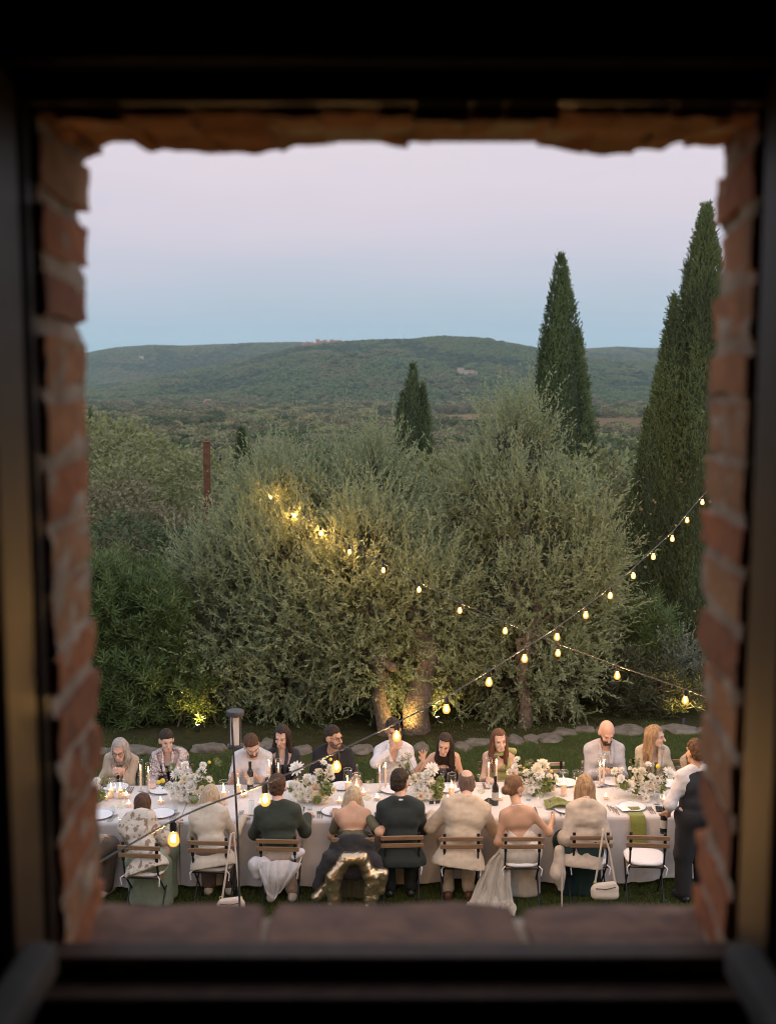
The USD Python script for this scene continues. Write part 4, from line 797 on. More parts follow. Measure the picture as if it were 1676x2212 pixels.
# napkins
p = atZ(*C(5, 622, 1180), TZ); n = 16; X = np.linspace(-.082, .082, n); rows = [(.25, .012), (.12, .012), (.02, .012), (-.012, .008), (-.022, -.005)] + [(-.05 - .004 * i, -.03 - .031 * i) for i in range(9)]
ed = (p - NE0) @ TBv
v = np.array([[(x * (1 + .02 * j / 14), y - ed * 0 + .0, z + TZ) for x in X] for j, (y, z) in enumerate(rows)]); v[:, :, 1] += (meshkit.fbm(np.stack([v[..., 0] * 14, v[..., 2] * 5, v[..., 0] * 0], -1), 2, 4) - .6) * .03 * np.clip((TZ - v[..., 2]) / .1, 0, 1) - np.clip(TZ - .02 - v[..., 2], 0, 1) * .12
v = rotz(v.reshape(-1, 3), TDEG) + [p[0] - TBv[0] * ed, p[1] - TBv[1] * ed, 0]
obj('napkin', (v, grid_faces(len(rows), n)), 'olive_linen', 'olive green napkin hanging over the table edge at the empty place', 'napkin', True)
p = atZ(*C(4, 945, 1105), TZ); gx_ = np.linspace(-1, 1, 22); GXX, GYY = np.meshgrid(gx_, gx_, indexing='ij')
hz_ = .02 + .085 * np.clip(1 - np.abs(GXX * .9 + .25 * GYY), 0, 1) ** 1.4 * (1 - .5 * np.abs(GYY)) + .05 * (meshkit.fbm(np.stack([GXX * 2.2, GYY * 2.2, GXX * 0], -1), 3, 14) - .4)
v = np.stack([GXX * .15, GYY * .11, np.maximum(hz_, .006)], -1).reshape(-1, 3); f = grid_faces(22, 22)
obj('napkin', (v + p, f), 'olive_linen', 'crumpled olive green napkin heaped on a plate right of the bride', 'napkin', True)

# flowers
def flower(kind, r, R):
    """list of (name, mesh, material) round the origin, facing +z, r = radius"""
    out = MB(); extra = []
    def ring(n, rad, L_, W_, tilt, cup, z0=0.):
        for i in range(n):
            a = 2 * np.pi * (i + R.uniform(-.2, .2)) / n; t_ = tilt + R.normal(0, .08); u = np.linspace(0, 1, 4); w = np.array([.45, 1., .95, .35]) * W_ / 2
            rr = rad + L_ * (np.sin(t_) * u); zz = z0 + L_ * (np.cos(t_) * u) - cup * L_ * u ** 2
            c, s = math.cos(a), math.sin(a); lf = np.stack([rr * c + w * s, rr * s - w * c, zz + .12 * w], 1); rt = np.stack([rr * c - w * s, rr * s + w * c, zz + .12 * w], 1); md = np.stack([rr * c, rr * s, zz - .10 * W_], 1)
            out.add(np.concatenate([lf, md, rt]), np.array([[k, k + 1, k + 5, k + 4] for k in (0, 1, 2)] + [[k + 4, k + 5, k + 9, k + 8] for k in (0, 1, 2)]))
    mat = ['petal_white', 'petal_white', 'petal_cream'][int(R.integers(0, 3))]
    if kind == 'R':
        ring(3, .02 * r, .55 * r, .5 * r, .15, -.05); ring(5, .12 * r, .65 * r, .6 * r, .35, .05); ring(6, .22 * r, .75 * r, .7 * r, .65, .15); ring(7, .3 * r, .8 * r, .75 * r, 1.0, .3, -.05 * r); mat = ['petal_white', 'petal_cream', 'petal_white', 'petal_blush'][int(R.integers(0, 4))]
        return [('rose', out.get(), mat)]
    if kind == 'P':
        ring(6, .05 * r, .6 * r, .34 * r, .2, -.1); ring(9, .1 * r, .85 * r, .36 * r, .6, .0); ring(11, .1 * r, 1.0 * r, .38 * r, .95, .1); ring(11, .1 * r, 1.0 * r, .36 * r, 1.35, .2, -.1 * r)
        return [('bloom', out.get(), mat)]
    if kind in ('D', 'B'):
        for q in range(5): ring(12 - q, .12 * r, (1 - .08 * q) * r * .95, .3 * r, 1.65 - q * .3, .0, .02 * r)
        if kind == 'B': ring(6, .02 * r, .5 * r, .3 * r, .2, -.1); return [('pompon', out.get(), mat)]
        return [('dahlia', out.get(), mat), ('flower_centre', (trimesh.creation.icosphere(1, .3 * r).apply_scale([1, 1, .7]).apply_translation([0, 0, .45 * r]).vertices, trimesh.creation.icosphere(1, 1).faces), 'pollen')]
    if kind == 'Y': return [('billy_button', (trimesh.creation.icosphere(2, r).vertices, trimesh.creation.icosphere(2, 1).faces), 'pollen')]
    if kind == 'G':
        u = unit(R.normal(size=(90, 3))); 
        for q in range(2): v, f = leaves(u * r * .8, np.cross(u, R.normal(size=u.shape)) + u * .35, r * .34, r * .28, R); out.add(v, f)
        v, f = leaves(u * r * .4, u + R.normal(0, .5, u.shape), r * .5, r * .3, R); out.add(v, f); return [('hydrangea', out.get(), 'petal_green')]
    if kind == 'U':
        for i in range(34): a, q = R.uniform(0, 6.28), math.sqrt(R.uniform(0, 1)) * r; e = np.array([q * math.cos(a), q * math.sin(a), .5 * r * (1 - .5 * (q / r) ** 2)]); out.tube([(0, 0, -.5 * r), e], .0012, 3, False); b = e + R.normal(0, .05 * r, (7, 3)); v, f = leaves(b, R.normal(size=b.shape) + [0, 0, .4], .14 * r, .12 * r, R); out.add(v, f)
        return [('umbel', out.get(), 'umbel_green')]
ARR = {
 1: (1, 985, 1075, [(840, 755, 110, 'P'), (945, 800, 90, 'P'), (890, 865, 65, 'D'), (985, 895, 115, 'R'), (1045, 785, 70, 'D'), (1125, 670, 65, 'B'), (1095, 745, 70, 'B'), (1140, 830, 90, 'B'), (800, 965, 105, 'P'), (910, 985, 110, 'R'), (1045, 965, 62, 'D'), (970, 1025, 65, 'R'), (755, 890, 90, 'R'), (825, 880, 62, 'B'), (870, 930, 60, 'B'), (935, 660, 60, 'P'), (790, 700, 100, 'U'), (1270, 645, 90, 'U'), (1185, 650, 26, 'Y'), (700, 840, 40, 'Y'), (660, 855, 35, 'Y'), (1190, 870, 110, 'G'), (1060, 870, 85, 'G'), (1030, 1030, 80, 'G'), (1190, 820, 65, 'R'), (1120, 930, 80, 'R')], 'white and green flower bowl with tall umbels before the silver jacket'),
 2: (2, 805, 1065, [(640, 700, 130, 'P'), (755, 800, 90, 'P'), (740, 865, 112, 'R'), (845, 910, 112, 'R'), (930, 645, 65, 'B'), (890, 730, 55, 'B'), (995, 695, 60, 'B'), (985, 740, 70, 'B'), (1010, 790, 72, 'B'), (935, 790, 110, 'P'), (965, 920, 140, 'G'), (630, 885, 90, 'R'), (625, 990, 105, 'P'), (765, 1000, 95, 'R'), (830, 990, 62, 'D'), (900, 990, 58, 'D'), (960, 1030, 70, 'P'), (860, 1035, 70, 'G'), (590, 930, 60, 'G'), (820, 820, 80, 'P'), (690, 900, 75, 'B'), (870, 775, 32, 'B'), (1035, 930, 62, 'R'), (660, 830, 30, 'Y'), (1000, 620, 28, 'Y'), (700, 970, 80, 'R')], 'white flower bowl with one spiky bloom and a green hydrangea before the dark blazer'),
 3: (3, 545, 1035, [(610, 705, 118, 'P'), (545, 770, 90, 'R'), (515, 830, 112, 'R'), (600, 860, 92, 'P'), (400, 810, 92, 'R'), (440, 920, 125, 'R'), (540, 945, 75, 'R'), (605, 955, 62, 'D'), (345, 590, 105, 'U'), (350, 680, 50, 'G'), (265, 610, 50, 'D'), (230, 715, 50, 'D'), (690, 900, 95, 'G'), (680, 975, 90, 'G'), (700, 830, 75, 'G'), (640, 915, 70, 'G'), (470, 780, 62, 'B'), (490, 1000, 70, 'R'), (560, 1000, 70, 'P')], 'white rose bowl with trailing green between dark green suit and cream suit'),
 4: (4, 765, 1000, [(785, 660, 125, 'P'), (730, 715, 115, 'P'), (515, 615, 62, 'D'), (610, 750, 68, 'D'), (495, 695, 75, 'P'), (440, 750, 62, 'P'), (650, 850, 112, 'P'), (735, 880, 92, 'P'), (825, 870, 145, 'G'), (880, 830, 75, 'R'), (895, 910, 65, 'R'), (640, 655, 85, 'U'), (555, 690, 32, 'B'), (590, 710, 25, 'Y'), (875, 742, 26, 'Y'), (935, 840, 50, 'D'), (925, 790, 55, 'R'), (690, 950, 80, 'G'), (760, 790, 80, 'B'), (690, 790, 65, 'G'), (630, 930, 70, 'R')], 'white flower bowl with a big upright bloom right of the bride'),
 5: (5, 690, 1035, [(400, 735, 72, 'D'), (475, 725, 55, 'B'), (430, 835, 92, 'P'), (480, 830, 62, 'D'), (555, 890, 115, 'P'), (500, 885, 80, 'G'), (650, 820, 112, 'R'), (635, 655, 115, 'U'), (760, 665, 62, 'P'), (855, 690, 35, 'Y'), (615, 730, 52, 'D'), (565, 710, 38, 'B'), (690, 735, 92, 'P'), (735, 780, 90, 'G'), (800, 800, 82, 'P'), (710, 850, 55, 'G'), (785, 880, 92, 'R'), (775, 925, 105, 'R'), (700, 935, 92, 'R'), (915, 830, 115, 'P'), (985, 755, 115, 'P'), (620, 905, 110, 'G'), (900, 915, 90, 'G'), (735, 1025, 70, 'P'), (945, 735, 62, 'P'), (850, 900, 80, 'R')], 'widest cream and white flower bowl before the white blazer'),
 0: (1, 30, 1075, [(35, 830, 65, 'B'), (30, 900, 70, 'B'), (60, 990, 115, 'G'), (0, 960, 90, 'R'), (125, 810, 90, 'U'), (-60, 880, 100, 'P'), (-40, 980, 90, 'R'), (-90, 960, 90, 'G')], 'flower bowl half hidden by the left brick jamb')}
R = rng(200)
for a_, (k, bx_, by_, fl_, label) in ARR.items():
    base = atZ(*C(k, bx_, by_ - 25), TZ + .004); t = thing('flower_arrangement', label, 'flowers', base); Y = base[1]
    part(t, 'bowl', lathe(shell([(0, 0), (.05, 0), (.045, .006), (.014, .012), (.014, .03), (.05, .045), (.095, .075), (.11, .11)], .003), 20), 'clear_glass', True)
    mb, gl = MB(), MB(); root = np.array([0, 0, .05])
    R2 = rng(700 + a_); ext = [q_ for q_ in fl_ if q_[3] in 'RPB' and q_[2] > 60]; fl_ = fl_ + [(ext[i_][0] * .55 + ext[j_][0] * .45 + R2.normal(0, 25), ext[i_][1] * .5 + ext[j_][1] * .4 + .1 * (by_ - 60) + R2.normal(0, 18), R2.uniform(60, 95), 'RPRB'[int(R2.integers(0, 4))]) for i_, j_ in R2.integers(0, len(ext), (11, 2))]
    for x, y, s, kd in fl_:
        r = s / 2 / 3.16 / 1.4916 * Y / F * 1.3
        dy = R.uniform(-.10, .10) if y < 850 else -.05 - .10 * (y - 850) / 180 + R.uniform(-.03, .03)
        p = atY(*C(k, x, y), Y + dy) - base; d = unit((p - [0, .06, .02])[None] * [1, 1, .8] + [[0, -.09, .07]])[0]
        z = np.array([0, 0, 1.]); ax = np.cross(z, d); an = math.acos(np.clip(d[2], -1, 1)); Rm = trimesh.transformations.rotation_matrix(an, ax if np.linalg.norm(ax) > 1e-6 else [1, 0, 0])[:3, :3]
        for nm, m_, mat in flower(kd, r, R): part(t, nm, (np.asarray(m_[0]) @ Rm.T + p - d * r * .4, m_[1]), mat, nm in ('billy_button', 'flower_centre'))
        mb.tube(np.array([root + R.normal(0, .02, 3), root * .4 + (p - d * r * .5) * .6 + [0, 0, .01], p - d * r * .45]), .0028, 4, False)
    pts = np.array([atY(*C(k, x, y), Y + R.uniform(-.1, .12)) - base for x, y, s, kd in fl_ for _ in range(7)]); pts = pts * [1, 1, .85] * R.uniform(.4, .95, (len(pts), 1))
    v, f = leaves(pts, unit(pts) + R.normal(0, .5, pts.shape), R.uniform(.03, .075, len(pts)), .028, R); part(t, 'foliage', (v, f), 'stem_green'); part(t, 'stems', mb.get(), 'stem_green')
# ---------------------------------------------------------------- people: distance fields turned into meshes
def skin(name, c): M(name, c, .55, tuple(x * .88 for x in c), 14, spec=.35)
skin('skin_fair', (.60, .40, .31)); skin('skin_tan', (.52, .31, .20)); skin('skin_warm', (.56, .35, .25)); skin('skin_pink', (.60, .37, .28))
def cloth_mat(name, c, c2=None, rough=.85, sc=18, bump=.10, **k): M(name, c, rough, c2 or tuple(x * .86 for x in c), sc, bump=bump, bscale=k.pop('bscale', 26), bdist=.012, **k)
for nm, c in (('linen_cream', (.52, .43, .32)), ('ivory_cloth', (.55, .48, .38)), ('white_shirt', (.62, .60, .61)), ('black_cloth', (.016, .015, .017)), ('charcoal_cloth', (.028, .028, .032)), ('dark_green_wool', (.030, .040, .028)), ('bottle_green_suit', (.018, .026, .024)), ('trench_beige', (.46, .37, .28)), ('brown_trouser', (.15, .11, .085)), ('beige_trouser', (.38, .31, .25)), ('olive_dress', (.11, .10, .055)), ('lime_dress', (.36, .36, .15)), ('olive_top', (.17, .18, .05)), ('sage_skirt', (.22, .27, .19)), ('deep_green_skirt', (.012, .035, .032)), ('pale_shirt', (.46, .45, .47)), ('navy_jacket', (.022, .025, .030)), ('bride_satin', (.62, .56, .48)), ('sheer_cream', (.50, .42, .33)), ('lime_cloth', (.48, .52, .26)), ('grey_denim', (.22, .25, .29))):
    cloth_mat(nm, c, sheen=.04)
M('floral_jacket', (.55, .49, .40), .85, (.26, .18, .13), 19, lo=.555, hi=.60, bump=.3, bscale=26, sheen=.1, detail=2.)
M('tulle', (.55, .50, .42), .9, (.62, .57, .49), 10, trans=.35, sheen=.3, bump=.3, bscale=30)
M('silver_foil', (.62, .53, .50), .20, (.55, .46, .43), 14, metal=1., bump=1., bscale=34, bdist=.04); M('gold_foil', (.60, .45, .29), .22, (.52, .38, .24), 9, metal=.95, bump=.35, bscale=20, bdist=.02)
for nm, c, c2 in (('hair_dark', (.022, .015, .011), (.045, .03, .02)), ('hair_brown', (.055, .030, .018), (.10, .055, .03)), ('hair_grey', (.26, .23, .20), (.42, .38, .34)), ('hair_blonde', (.34, .25, .15), (.52, .42, .29)), ('hair_honey', (.22, .13, .065), (.40, .27, .15)), ('hair_auburn', (.085, .04, .022), (.15, .075, .04)), ('hair_chestnut', (.12, .065, .035), (.2, .115, .06)), ('stubble', (.10, .07, .055), (.16, .11, .085)), ('beard_dark', (.05, .035, .025), (.09, .06, .045))):
    M(nm, c, .6, c2, 60, stretch=(1., 1., .10), bump=.5, bscale=90, spec=.2)
M('eye_dark', (.06, .045, .035), .2); M('brow', (.05, .032, .022), .8); M('lips', (.45, .17, .14), .45); M('shoe_white', (.62, .57, .50), .6); M('shoe_brown', (.12, .045, .022), .35, coat=.3); M('shoe_black', (.012, .012, .012), .25, coat=.3); M('pearl', (.75, .70, .62), .25); M('gold', (.7, .5, .2), .25, metal=1.); M('leather_cream', (.62, .53, .42), .5)

def surface_net(D, org, h):
    """mesh of the zero level of the grid D (negative inside)"""
    nx, ny, nz = D.shape; S = D < 0; cs = (nx - 1, ny - 1, nz - 1); acc = np.zeros(cs + (3,), np.float32); cnt = np.zeros(cs, np.int16); quads = []
    for ax in range(3):
        sl0 = [slice(None)] * 3; sl1 = [slice(None)] * 3; sl0[ax] = slice(0, -1); sl1[ax] = slice(1, None)
        a, b = D[tuple(sl0)], D[tuple(sl1)]; cr = S[tuple(sl0)] != S[tuple(sl1)]; idx = np.argwhere(cr)
        if not len(idx): continue
        va, vb = a[cr], b[cr]; t = va / (va - vb); P = idx.astype(np.float32); P[:, ax] += t
        o = [i for i in range(3) if i != ax]; ids = []
        for d0, d1 in ((0, 0), (1, 0), (1, 1), (0, 1)):
            c = idx.copy(); c[:, o[0]] -= d0; c[:, o[1]] -= d1; ok = np.all((c >= 0) & (c < cs), 1); cc = c[ok]
            np.add.at(acc, tuple(cc.T), P[ok]); np.add.at(cnt, tuple(cc.T), 1); ids.append((c, ok))
        ok = ids[0][1] & ids[1][1] & ids[2][1] & ids[3][1]; q = np.stack([np.ravel_multi_index(tuple(np.where(ok[:, None], c, 0).T), cs) for c, _ in ids], 1)[ok]
        flip = (va[ok] < 0) ^ (ax == 1); q[flip] = q[flip][:, ::-1]; quads.append(q)
    m = cnt > 0; lab_ = np.full(cs, -1, np.int64); lab_[m] = np.arange(m.sum()); v = acc[m] / cnt[m][:, None] * h + org
    q = lab_.ravel()[np.concatenate(quads)]; return v, q[:, ::-1]
def cap(a, b, ra, rb=None): return ('c', np.array(a, float), np.array(b, float), ra, ra if rb is None else rb)
def ell(c, r, Rm=np.eye(3)): return ('e', np.array(c, float), np.array(r, float), Rm)
def field_of(prims, h, k=.03, infl=0., cuts=(), amp=0., freq=9., seed=0, stretch=(1, 1, 1), pad=.03):
    los, his = [], []
    for p in prims:
        if p[0] == 'c': r = max(p[3], p[4]) + infl; los.append(np.minimum(p[1], p[2]) - r); his.append(np.maximum(p[1], p[2]) + r)
        else: r = np.abs(p[3]) @ p[2] + infl; los.append(p[1] - r); his.append(p[1] + r)
    lo = np.min(los, 0) - pad - k * .3; hi = np.max(his, 0) + pad + k * .3; n = np.maximum(((hi - lo) / h).astype(int) + 2, 4); D = np.full(tuple(n), 1.0, np.float32); g = [lo[i] + h * np.arange(n[i]) for i in range(3)]
    for p, l_, h_ in zip(prims, los, his):
        i0 = np.maximum(((l_ - lo - k - .03) / h).astype(int), 0); i1 = np.minimum(((h_ - lo + k + .03) / h).astype(int) + 2, n); s = tuple(slice(a, b) for a, b in zip(i0, i1))
        X = np.stack(np.meshgrid(*[g[i][s[i]] for i in range(3)], indexing='ij'), -1).astype(np.float32)
        if p[0] == 'c':
            ab = (p[2] - p[1]).astype(np.float32); w = X - p[1].astype(np.float32); t = np.clip(w @ ab / max(float(ab @ ab), 1e-9), 0, 1); d = np.linalg.norm(w - t[..., None] * ab, axis=-1) - (p[3] + (p[4] - p[3]) * t) - infl
        else:
            q = (X - p[1].astype(np.float32)) @ p[3].astype(np.float32); r = (p[2] + infl).astype(np.float32); k0 = np.linalg.norm(q / r, axis=-1); k1 = np.linalg.norm(q / (r * r), axis=-1) + 1e-6; d = k0 * (k0 - 1) / k1
        o = D[s]; hh = np.maximum(k - np.abs(o - d), 0) / k; D[s] = np.minimum(o, d) - hh * hh * k * .25
    X = None
    if amp or cuts:
        near_ = np.abs(D) < .06; I = np.argwhere(near_); X = lo + I * h; dv = D[near_].astype(float)
        if amp: dv = dv + amp * (meshkit.fbm(X * freq * np.array(stretch) + 31.7 * seed + 100, 3, seed) - .5) * 2
        D[near_] = dv
        if cuts:
            I = np.argwhere(D < .08); X = lo + I * h; dv = D[D < .08]
            for c in cuts: dv = np.maximum(dv, c(X))
            D[tuple(I.T)] = dv
    D[0] = D[-1] = 1; D[:, 0] = D[:, -1] = 1; D[:, :, 0] = D[:, :, -1] = 1
    return surface_net(D, lo, h)
def Rxyz(pitch, yaw, roll):
    """head turn: pitch down, yaw to the own left, roll, in degrees (local y forward, z up)"""
    return trimesh.transformations.euler_matrix(math.radians(-pitch), math.radians(roll), math.radians(yaw), 'sxyz')[:3, :3]
def ik(s, h, l1, l2, pole):
    d = h - s; L0 = np.linalg.norm(d); Lm = (l1 + l2) * .985
    if L0 > Lm: h = s + d * Lm / L0; d = h - s; L0 = Lm
    x = (l1 * l1 - l2 * l2 + L0 * L0) / (2 * L0); y = math.sqrt(max(l1 * l1 - x * x, 0)); u = d / L0; p = np.array(pole, float) - u * (np.array(pole) @ u); p /= np.linalg.norm(p) + 1e-9
    return s + u * x + p * y, h
class Person:
    def __init__(s, name_label, loc, rz, head_px=None, size=1., female=False, sit=True, head=(0, 0, 0), lh=(-.2, .38, .80), rh=(.2, .38, .80), lp=(-.28, -.3, -1), rp=(.28, -.3, -1), skin='skin_fair', knees=.0, hand_l=None, hand_r=None, feet=.36, neckfwd=0.):
        s.f, s.size, s.skin = female, size, skin; s.base = np.array(loc, float); s.rz = rz
        s.t = thing('person', name_label, 'person', s.base, rz); S = size; fm = .84 if female else .97
        Pz = .575 if sit else .93 * S; s.P = np.array([0, 0 if sit else 0, Pz]); Lt = .655 * S
        if head_px is not None:
            d = ray(*head_px); c, sn = math.cos(math.radians(-rz)), math.sin(math.radians(-rz)); Rz = np.array([[c, -sn, 0], [sn, c, 0], [0, 0, 1]])
            o = Rz @ (np.array([0, 0, EYE]) - s.base); d = Rz @ d; d /= np.linalg.norm(d); m = (s.P - o) @ d; dist2 = (s.P - o) @ (s.P - o) - m * m
            q = Lt * Lt - dist2; tt = m if q < 0 else None
            if tt is None: c1, c2 = o + d * (m - math.sqrt(q)), o + d * (m + math.sqrt(q)); H = c1 if c1[1] > c2[1] else c2
            else: H = o + d * m
            H = s.P + (H - s.P) / np.linalg.norm(H - s.P) * Lt
        else: H = s.P + np.array([0, .04, .99]) * Lt
        s.H = H; u = unit((H - s.P)[None])[0]; spine = unit((u * np.array([1, .5, 1]) + np.array([0, -.03, 0]))[None])[0]
        s.neck = s.P + spine * .475 * S; side = unit(np.cross(spine, [0, 1, 0])[None])[0]; side = side if side[0] > 0 else -side; fwd = np.cross(spine, side) * -1
        fwd = fwd if fwd[1] > 0 else -fwd; s.side, s.fwd, s.sp = side, fwd, spine; B = lambda x, y, z: s.P + side * x * fm * S + fwd * y * S + spine * z * S
        s.B = B; sw = .168; Rh = Rxyz(*head); s.Rh = Rh; hb = H - Rh @ np.array([0, .0, .07]) ; s.hb = hb
        s.torso = [cap(B(-.075, .0, -.01), B(.075, .0, -.01), .112 * S), cap(B(-.05, .0, .15), B(.05, .0, .15), (.086 if female else .106) * S), cap(B(-.08, .005, .31), B(.08, .005, .31), (.090 if female else .108) * S), cap(B(-.11, -.005, .385), B(.11, -.005, .385), .062 * S), cap(B(-.03, -.012, .462), B(-.155, -.005, .39), .034 * S, .043 * S), cap(B(.03, -.012, .462), B(.155, -.005, .39), .034 * S, .043 * S)]
        if female: s.torso += [ell(B(.065, .085, .30), np.array([.058, .055, .058]) * S), ell(B(-.065, .085, .30), np.array([.058, .055, .058]) * S)]
        s.necks = [cap(s.neck - spine * .03, hb, (.047 if female else .058) * S, (.045 if female else .054) * S)]
        s.arms, s.hands = {}, {}
        for sd, hnd, pole, hs in ((-1, lh, lp, hand_l), (1, rh, rp, hand_r)):
            sh = B(sd * sw, -.005, .388); l1, l2 = .285 * S, .25 * S; e, w = ik(sh, np.array(hnd, float), l1, l2, pole)
            r = .88 if female else 1.; s.arms[sd] = (sh, e, w, [cap(sh, e, .049 * r * S, .040 * r * S), cap(e, w, .040 * r * S, .027 * r * S)]); s.hands[sd] = hs
        s.legs, s.feet = [], {}
        for sd in (-1, 1):
            if sit: hp, kn, an = np.array([sd * .085, .04, .55]), np.array([sd * (.12 + knees), .44 * S, .53]), np.array([sd * (.11 + knees * .5), feet, .09])
            else: hp, kn, an = np.array([sd * .09, 0, .90 * S]), np.array([sd * .10, .03, .50 * S]), np.array([sd * .11, -.02, .09])
            s.legs += [cap(hp, kn, .082 * S, .058 * S), cap(kn, an, .055 * S, .036 * S)]; s.feet[sd] = an
        S = S * 1.10; hd = lambda c: H + Rh @ (np.array(c, float) * S)
        s.hd = hd; e_ = lambda c, r: ell(hd(c), np.array(r) * S, Rh.T.T)
        s.headp = [e_((0, -.012, .022), (.073, .093, .095)), e_((0, .028, -.045), (.056 if not female else .052, .062, .070)), cap(hd((-.018, .066, -.092)), hd((.018, .066, -.092)), .020 * S), cap(hd((0, .088, .004)), hd((0, .110, -.030)), .009 * S, .0135 * S), e_((.074, -.006, -.012), (.012, .026, .032)), e_((-.074, -.006, -.012), (.012, .026, .032)), cap(hd((-.03, .078, .022)), hd((.03, .078, .022)), .013 * S), cap(hd((-.034, .062, -.035)), hd((-.034, .07, -.035)), .018 * S), cap(hd((.034, .062, -.035)), hd((.034, .07, -.035)), .018 * S), cap(hd((-.016, .082, -.066)), hd((.016, .082, -.066)), .0095 * S)]
        # the body: trunk, neck, arms, legs; head and hands at finer grain, all one mesh
        body = MB(); body.add(*field_of(s.torso + s.necks + s.arms[-1][3] + s.arms[1][3] + s.legs, .014, .05))
        so = [hd((-.031, .098, .002)), hd((.031, .098, .002))]
        body.add(*field_of(s.headp + [cap(s.neck, hb, .045 * S, .046 * S)], .0062, .016, cuts=[lambda X: np.maximum(.012 - np.linalg.norm(X - so[0], axis=1), .012 - np.linalg.norm(X - so[1], axis=1))]))
        for sd in (-1, 1): body.add(*field_of(s.hand(sd), .0055, .008))
        part(s.t, 'body', body.get(), skin, True)
        for sd in (-1, 1): part(s.t, 'eye', s.tri(ell(hd((sd * .031, .080, .001)), np.array([.0105, .006, .0048]) * S, Rh)), 'eye_dark', True); part(s.t, 'eyebrow', tube([hd((sd * .017, .0885, .021)), hd((sd * .032, .088, .026)), hd((sd * .046, .076, .020))], .0030 * S, 5), 'brow', True)
        part(s.t, 'mouth', s.tri(ell(hd((0, .0865, -.066)), np.array([.022, .0075, .0075]) * S, Rh)), 'lips', True)
    def tri(s, e): m_ = trimesh.creation.icosphere(2, 1.0); return (m_.vertices * e[2]) @ e[3].T + e[1], m_.faces
    def hand(s, sd):
        sh, e, w, _ = s.arms[sd]; S = s.size * (.92 if s.f else 1.); o = s.hands[sd] or {}; f = unit(np.array(o['dir'], float)[None])[0] if 'dir' in o else unit((w - e)[None] + [[0, 0, -.08]])[0]
        n = np.array(o.get('palm', (0, 0, -1.)), float); n = unit((n - f * (n @ f))[None])[0]; a = np.cross(f, n) * sd; curl = o.get('curl', .35); spread = o.get('spread', .10)
        P = [cap(w - f * .01, w + f * .03 * S, .022 * S, .02 * S)]; thumbside = -1
        for i, (x, L_) in enumerate(((-.027, .066), (-.009, .074), (.009, .070), (.026, .055))):
            b = w + (f * .085 + a * x) * S; P.append(cap(w + (f * .025 + a * x * .6) * S, b, .0145 * S, .0115 * S)); d = unit((f + a * spread * (x / .027))[None])[0]; p = b
            for j in range(3): d = unit((d + n * curl * (.5 + .35 * j))[None])[0]; q = p + d * L_ * S * (.42, .32, .26)[j]; P.append(cap(p, q, (.0098 - .0009 * j) * S, (.0092 - .0009 * j) * S)); p = q
        b = w + (f * .025 - a * .022) * S; m_ = b + (f * .028 - a * .028 + n * .012) * S; P += [cap(b, m_, .0145 * S, .0115 * S), cap(m_, m_ + (f * .03 - a * .010 + n * .014 * (1 + curl)) * S, .0112 * S, .009 * S)]
        return P
    def wear(s, name, prims, mat, infl=.016, h=.012, k=.045, cuts=(), amp=.006, freq=9., seed=1, stretch=(1, 1, 1), label=None): return part(s.t, name, field_of(prims, h, k, infl, cuts, amp, freq, seed, stretch), mat, True, label)
    def loc(s, X): d = X - s.P; return np.stack([d @ s.side, d @ s.fwd, d @ s.sp], 1) / s.size
    def top(s, name, mat, sleeve='long', infl=.016, neck=.05, vee=0., hem=-.08, flare=0., amp=.006, seed=1, freq=9., shoulder=True, low=None, collar=None):
        pr = list(s.torso)
        if shoulder: pr += [cap(s.B(sd_ * .05, -.01, .452), s.B(sd_ * .165, -.005, .390), .034 * s.size, .042 * s.size) for sd_ in (-1, 1)]
        for sd in (-1, 1):
            sh, e, w, a = s.arms[sd]
            if sleeve == 'long': pr += [cap(sh, e, (.043 if s.f else .049) * s.size, (.038 if s.f else .044) * s.size), cap(e, w + (e - w) * .06, (.038 if s.f else .045) * s.size, .031 * s.size)]
            elif sleeve == 'rolled': pr += [cap(sh, e, .055 * s.size, .047 * s.size), cap(e, e + (w - e) * .3, .047 * s.size, .044 * s.size)]
            elif sleeve == 'short': pr += [cap(sh, sh + (e - sh) * .72, .056 * s.size, .054 * s.size)]
            elif sleeve == 'puff': m_ = (e + w) / 2 + np.array([0, 0, -.02]); pr += [cap(sh, e, .055, .06), cap(e, m_, .06, .075), cap(m_, w, .07, .03)]
        if flare: pr += [cap(s.B(-.10, -.01, hem + .02), s.B(.10, -.01, hem + .02), .115 * s.size + flare)]
        if hem < -.12: pr += [cap(s.B(-.09, -.01, hem + .05), s.B(.09, -.01, hem + .05), .12)]
        cuts = [lambda X: hem - s.loc(X)[:, 2]]
        infl *= (.5 if s.f else .6) if infl < .04 else .75
        nb = s.neck + s.fwd * .015
        cuts.append(lambda X: neck + .012 - np.linalg.norm((X - nb) @ np.stack([s.side, s.fwd, s.sp], 1) * [1, 1, .75], axis=1))
        cuts.append(lambda X: s.loc(X)[:, 2] - .535)
        if vee: cuts.append(lambda X: np.where(s.loc(X)[:, 1] > .03, np.minimum((s.loc(X)[:, 2] - vee) * .36 - np.abs(s.loc(X)[:, 0]), .05), -1.))
        if low is not None: cuts.append(low)
        o = s.wear(name, pr, mat, infl, cuts=cuts, amp=amp, seed=seed, freq=freq * 1.25, stretch=(.55, .55, 1.5))
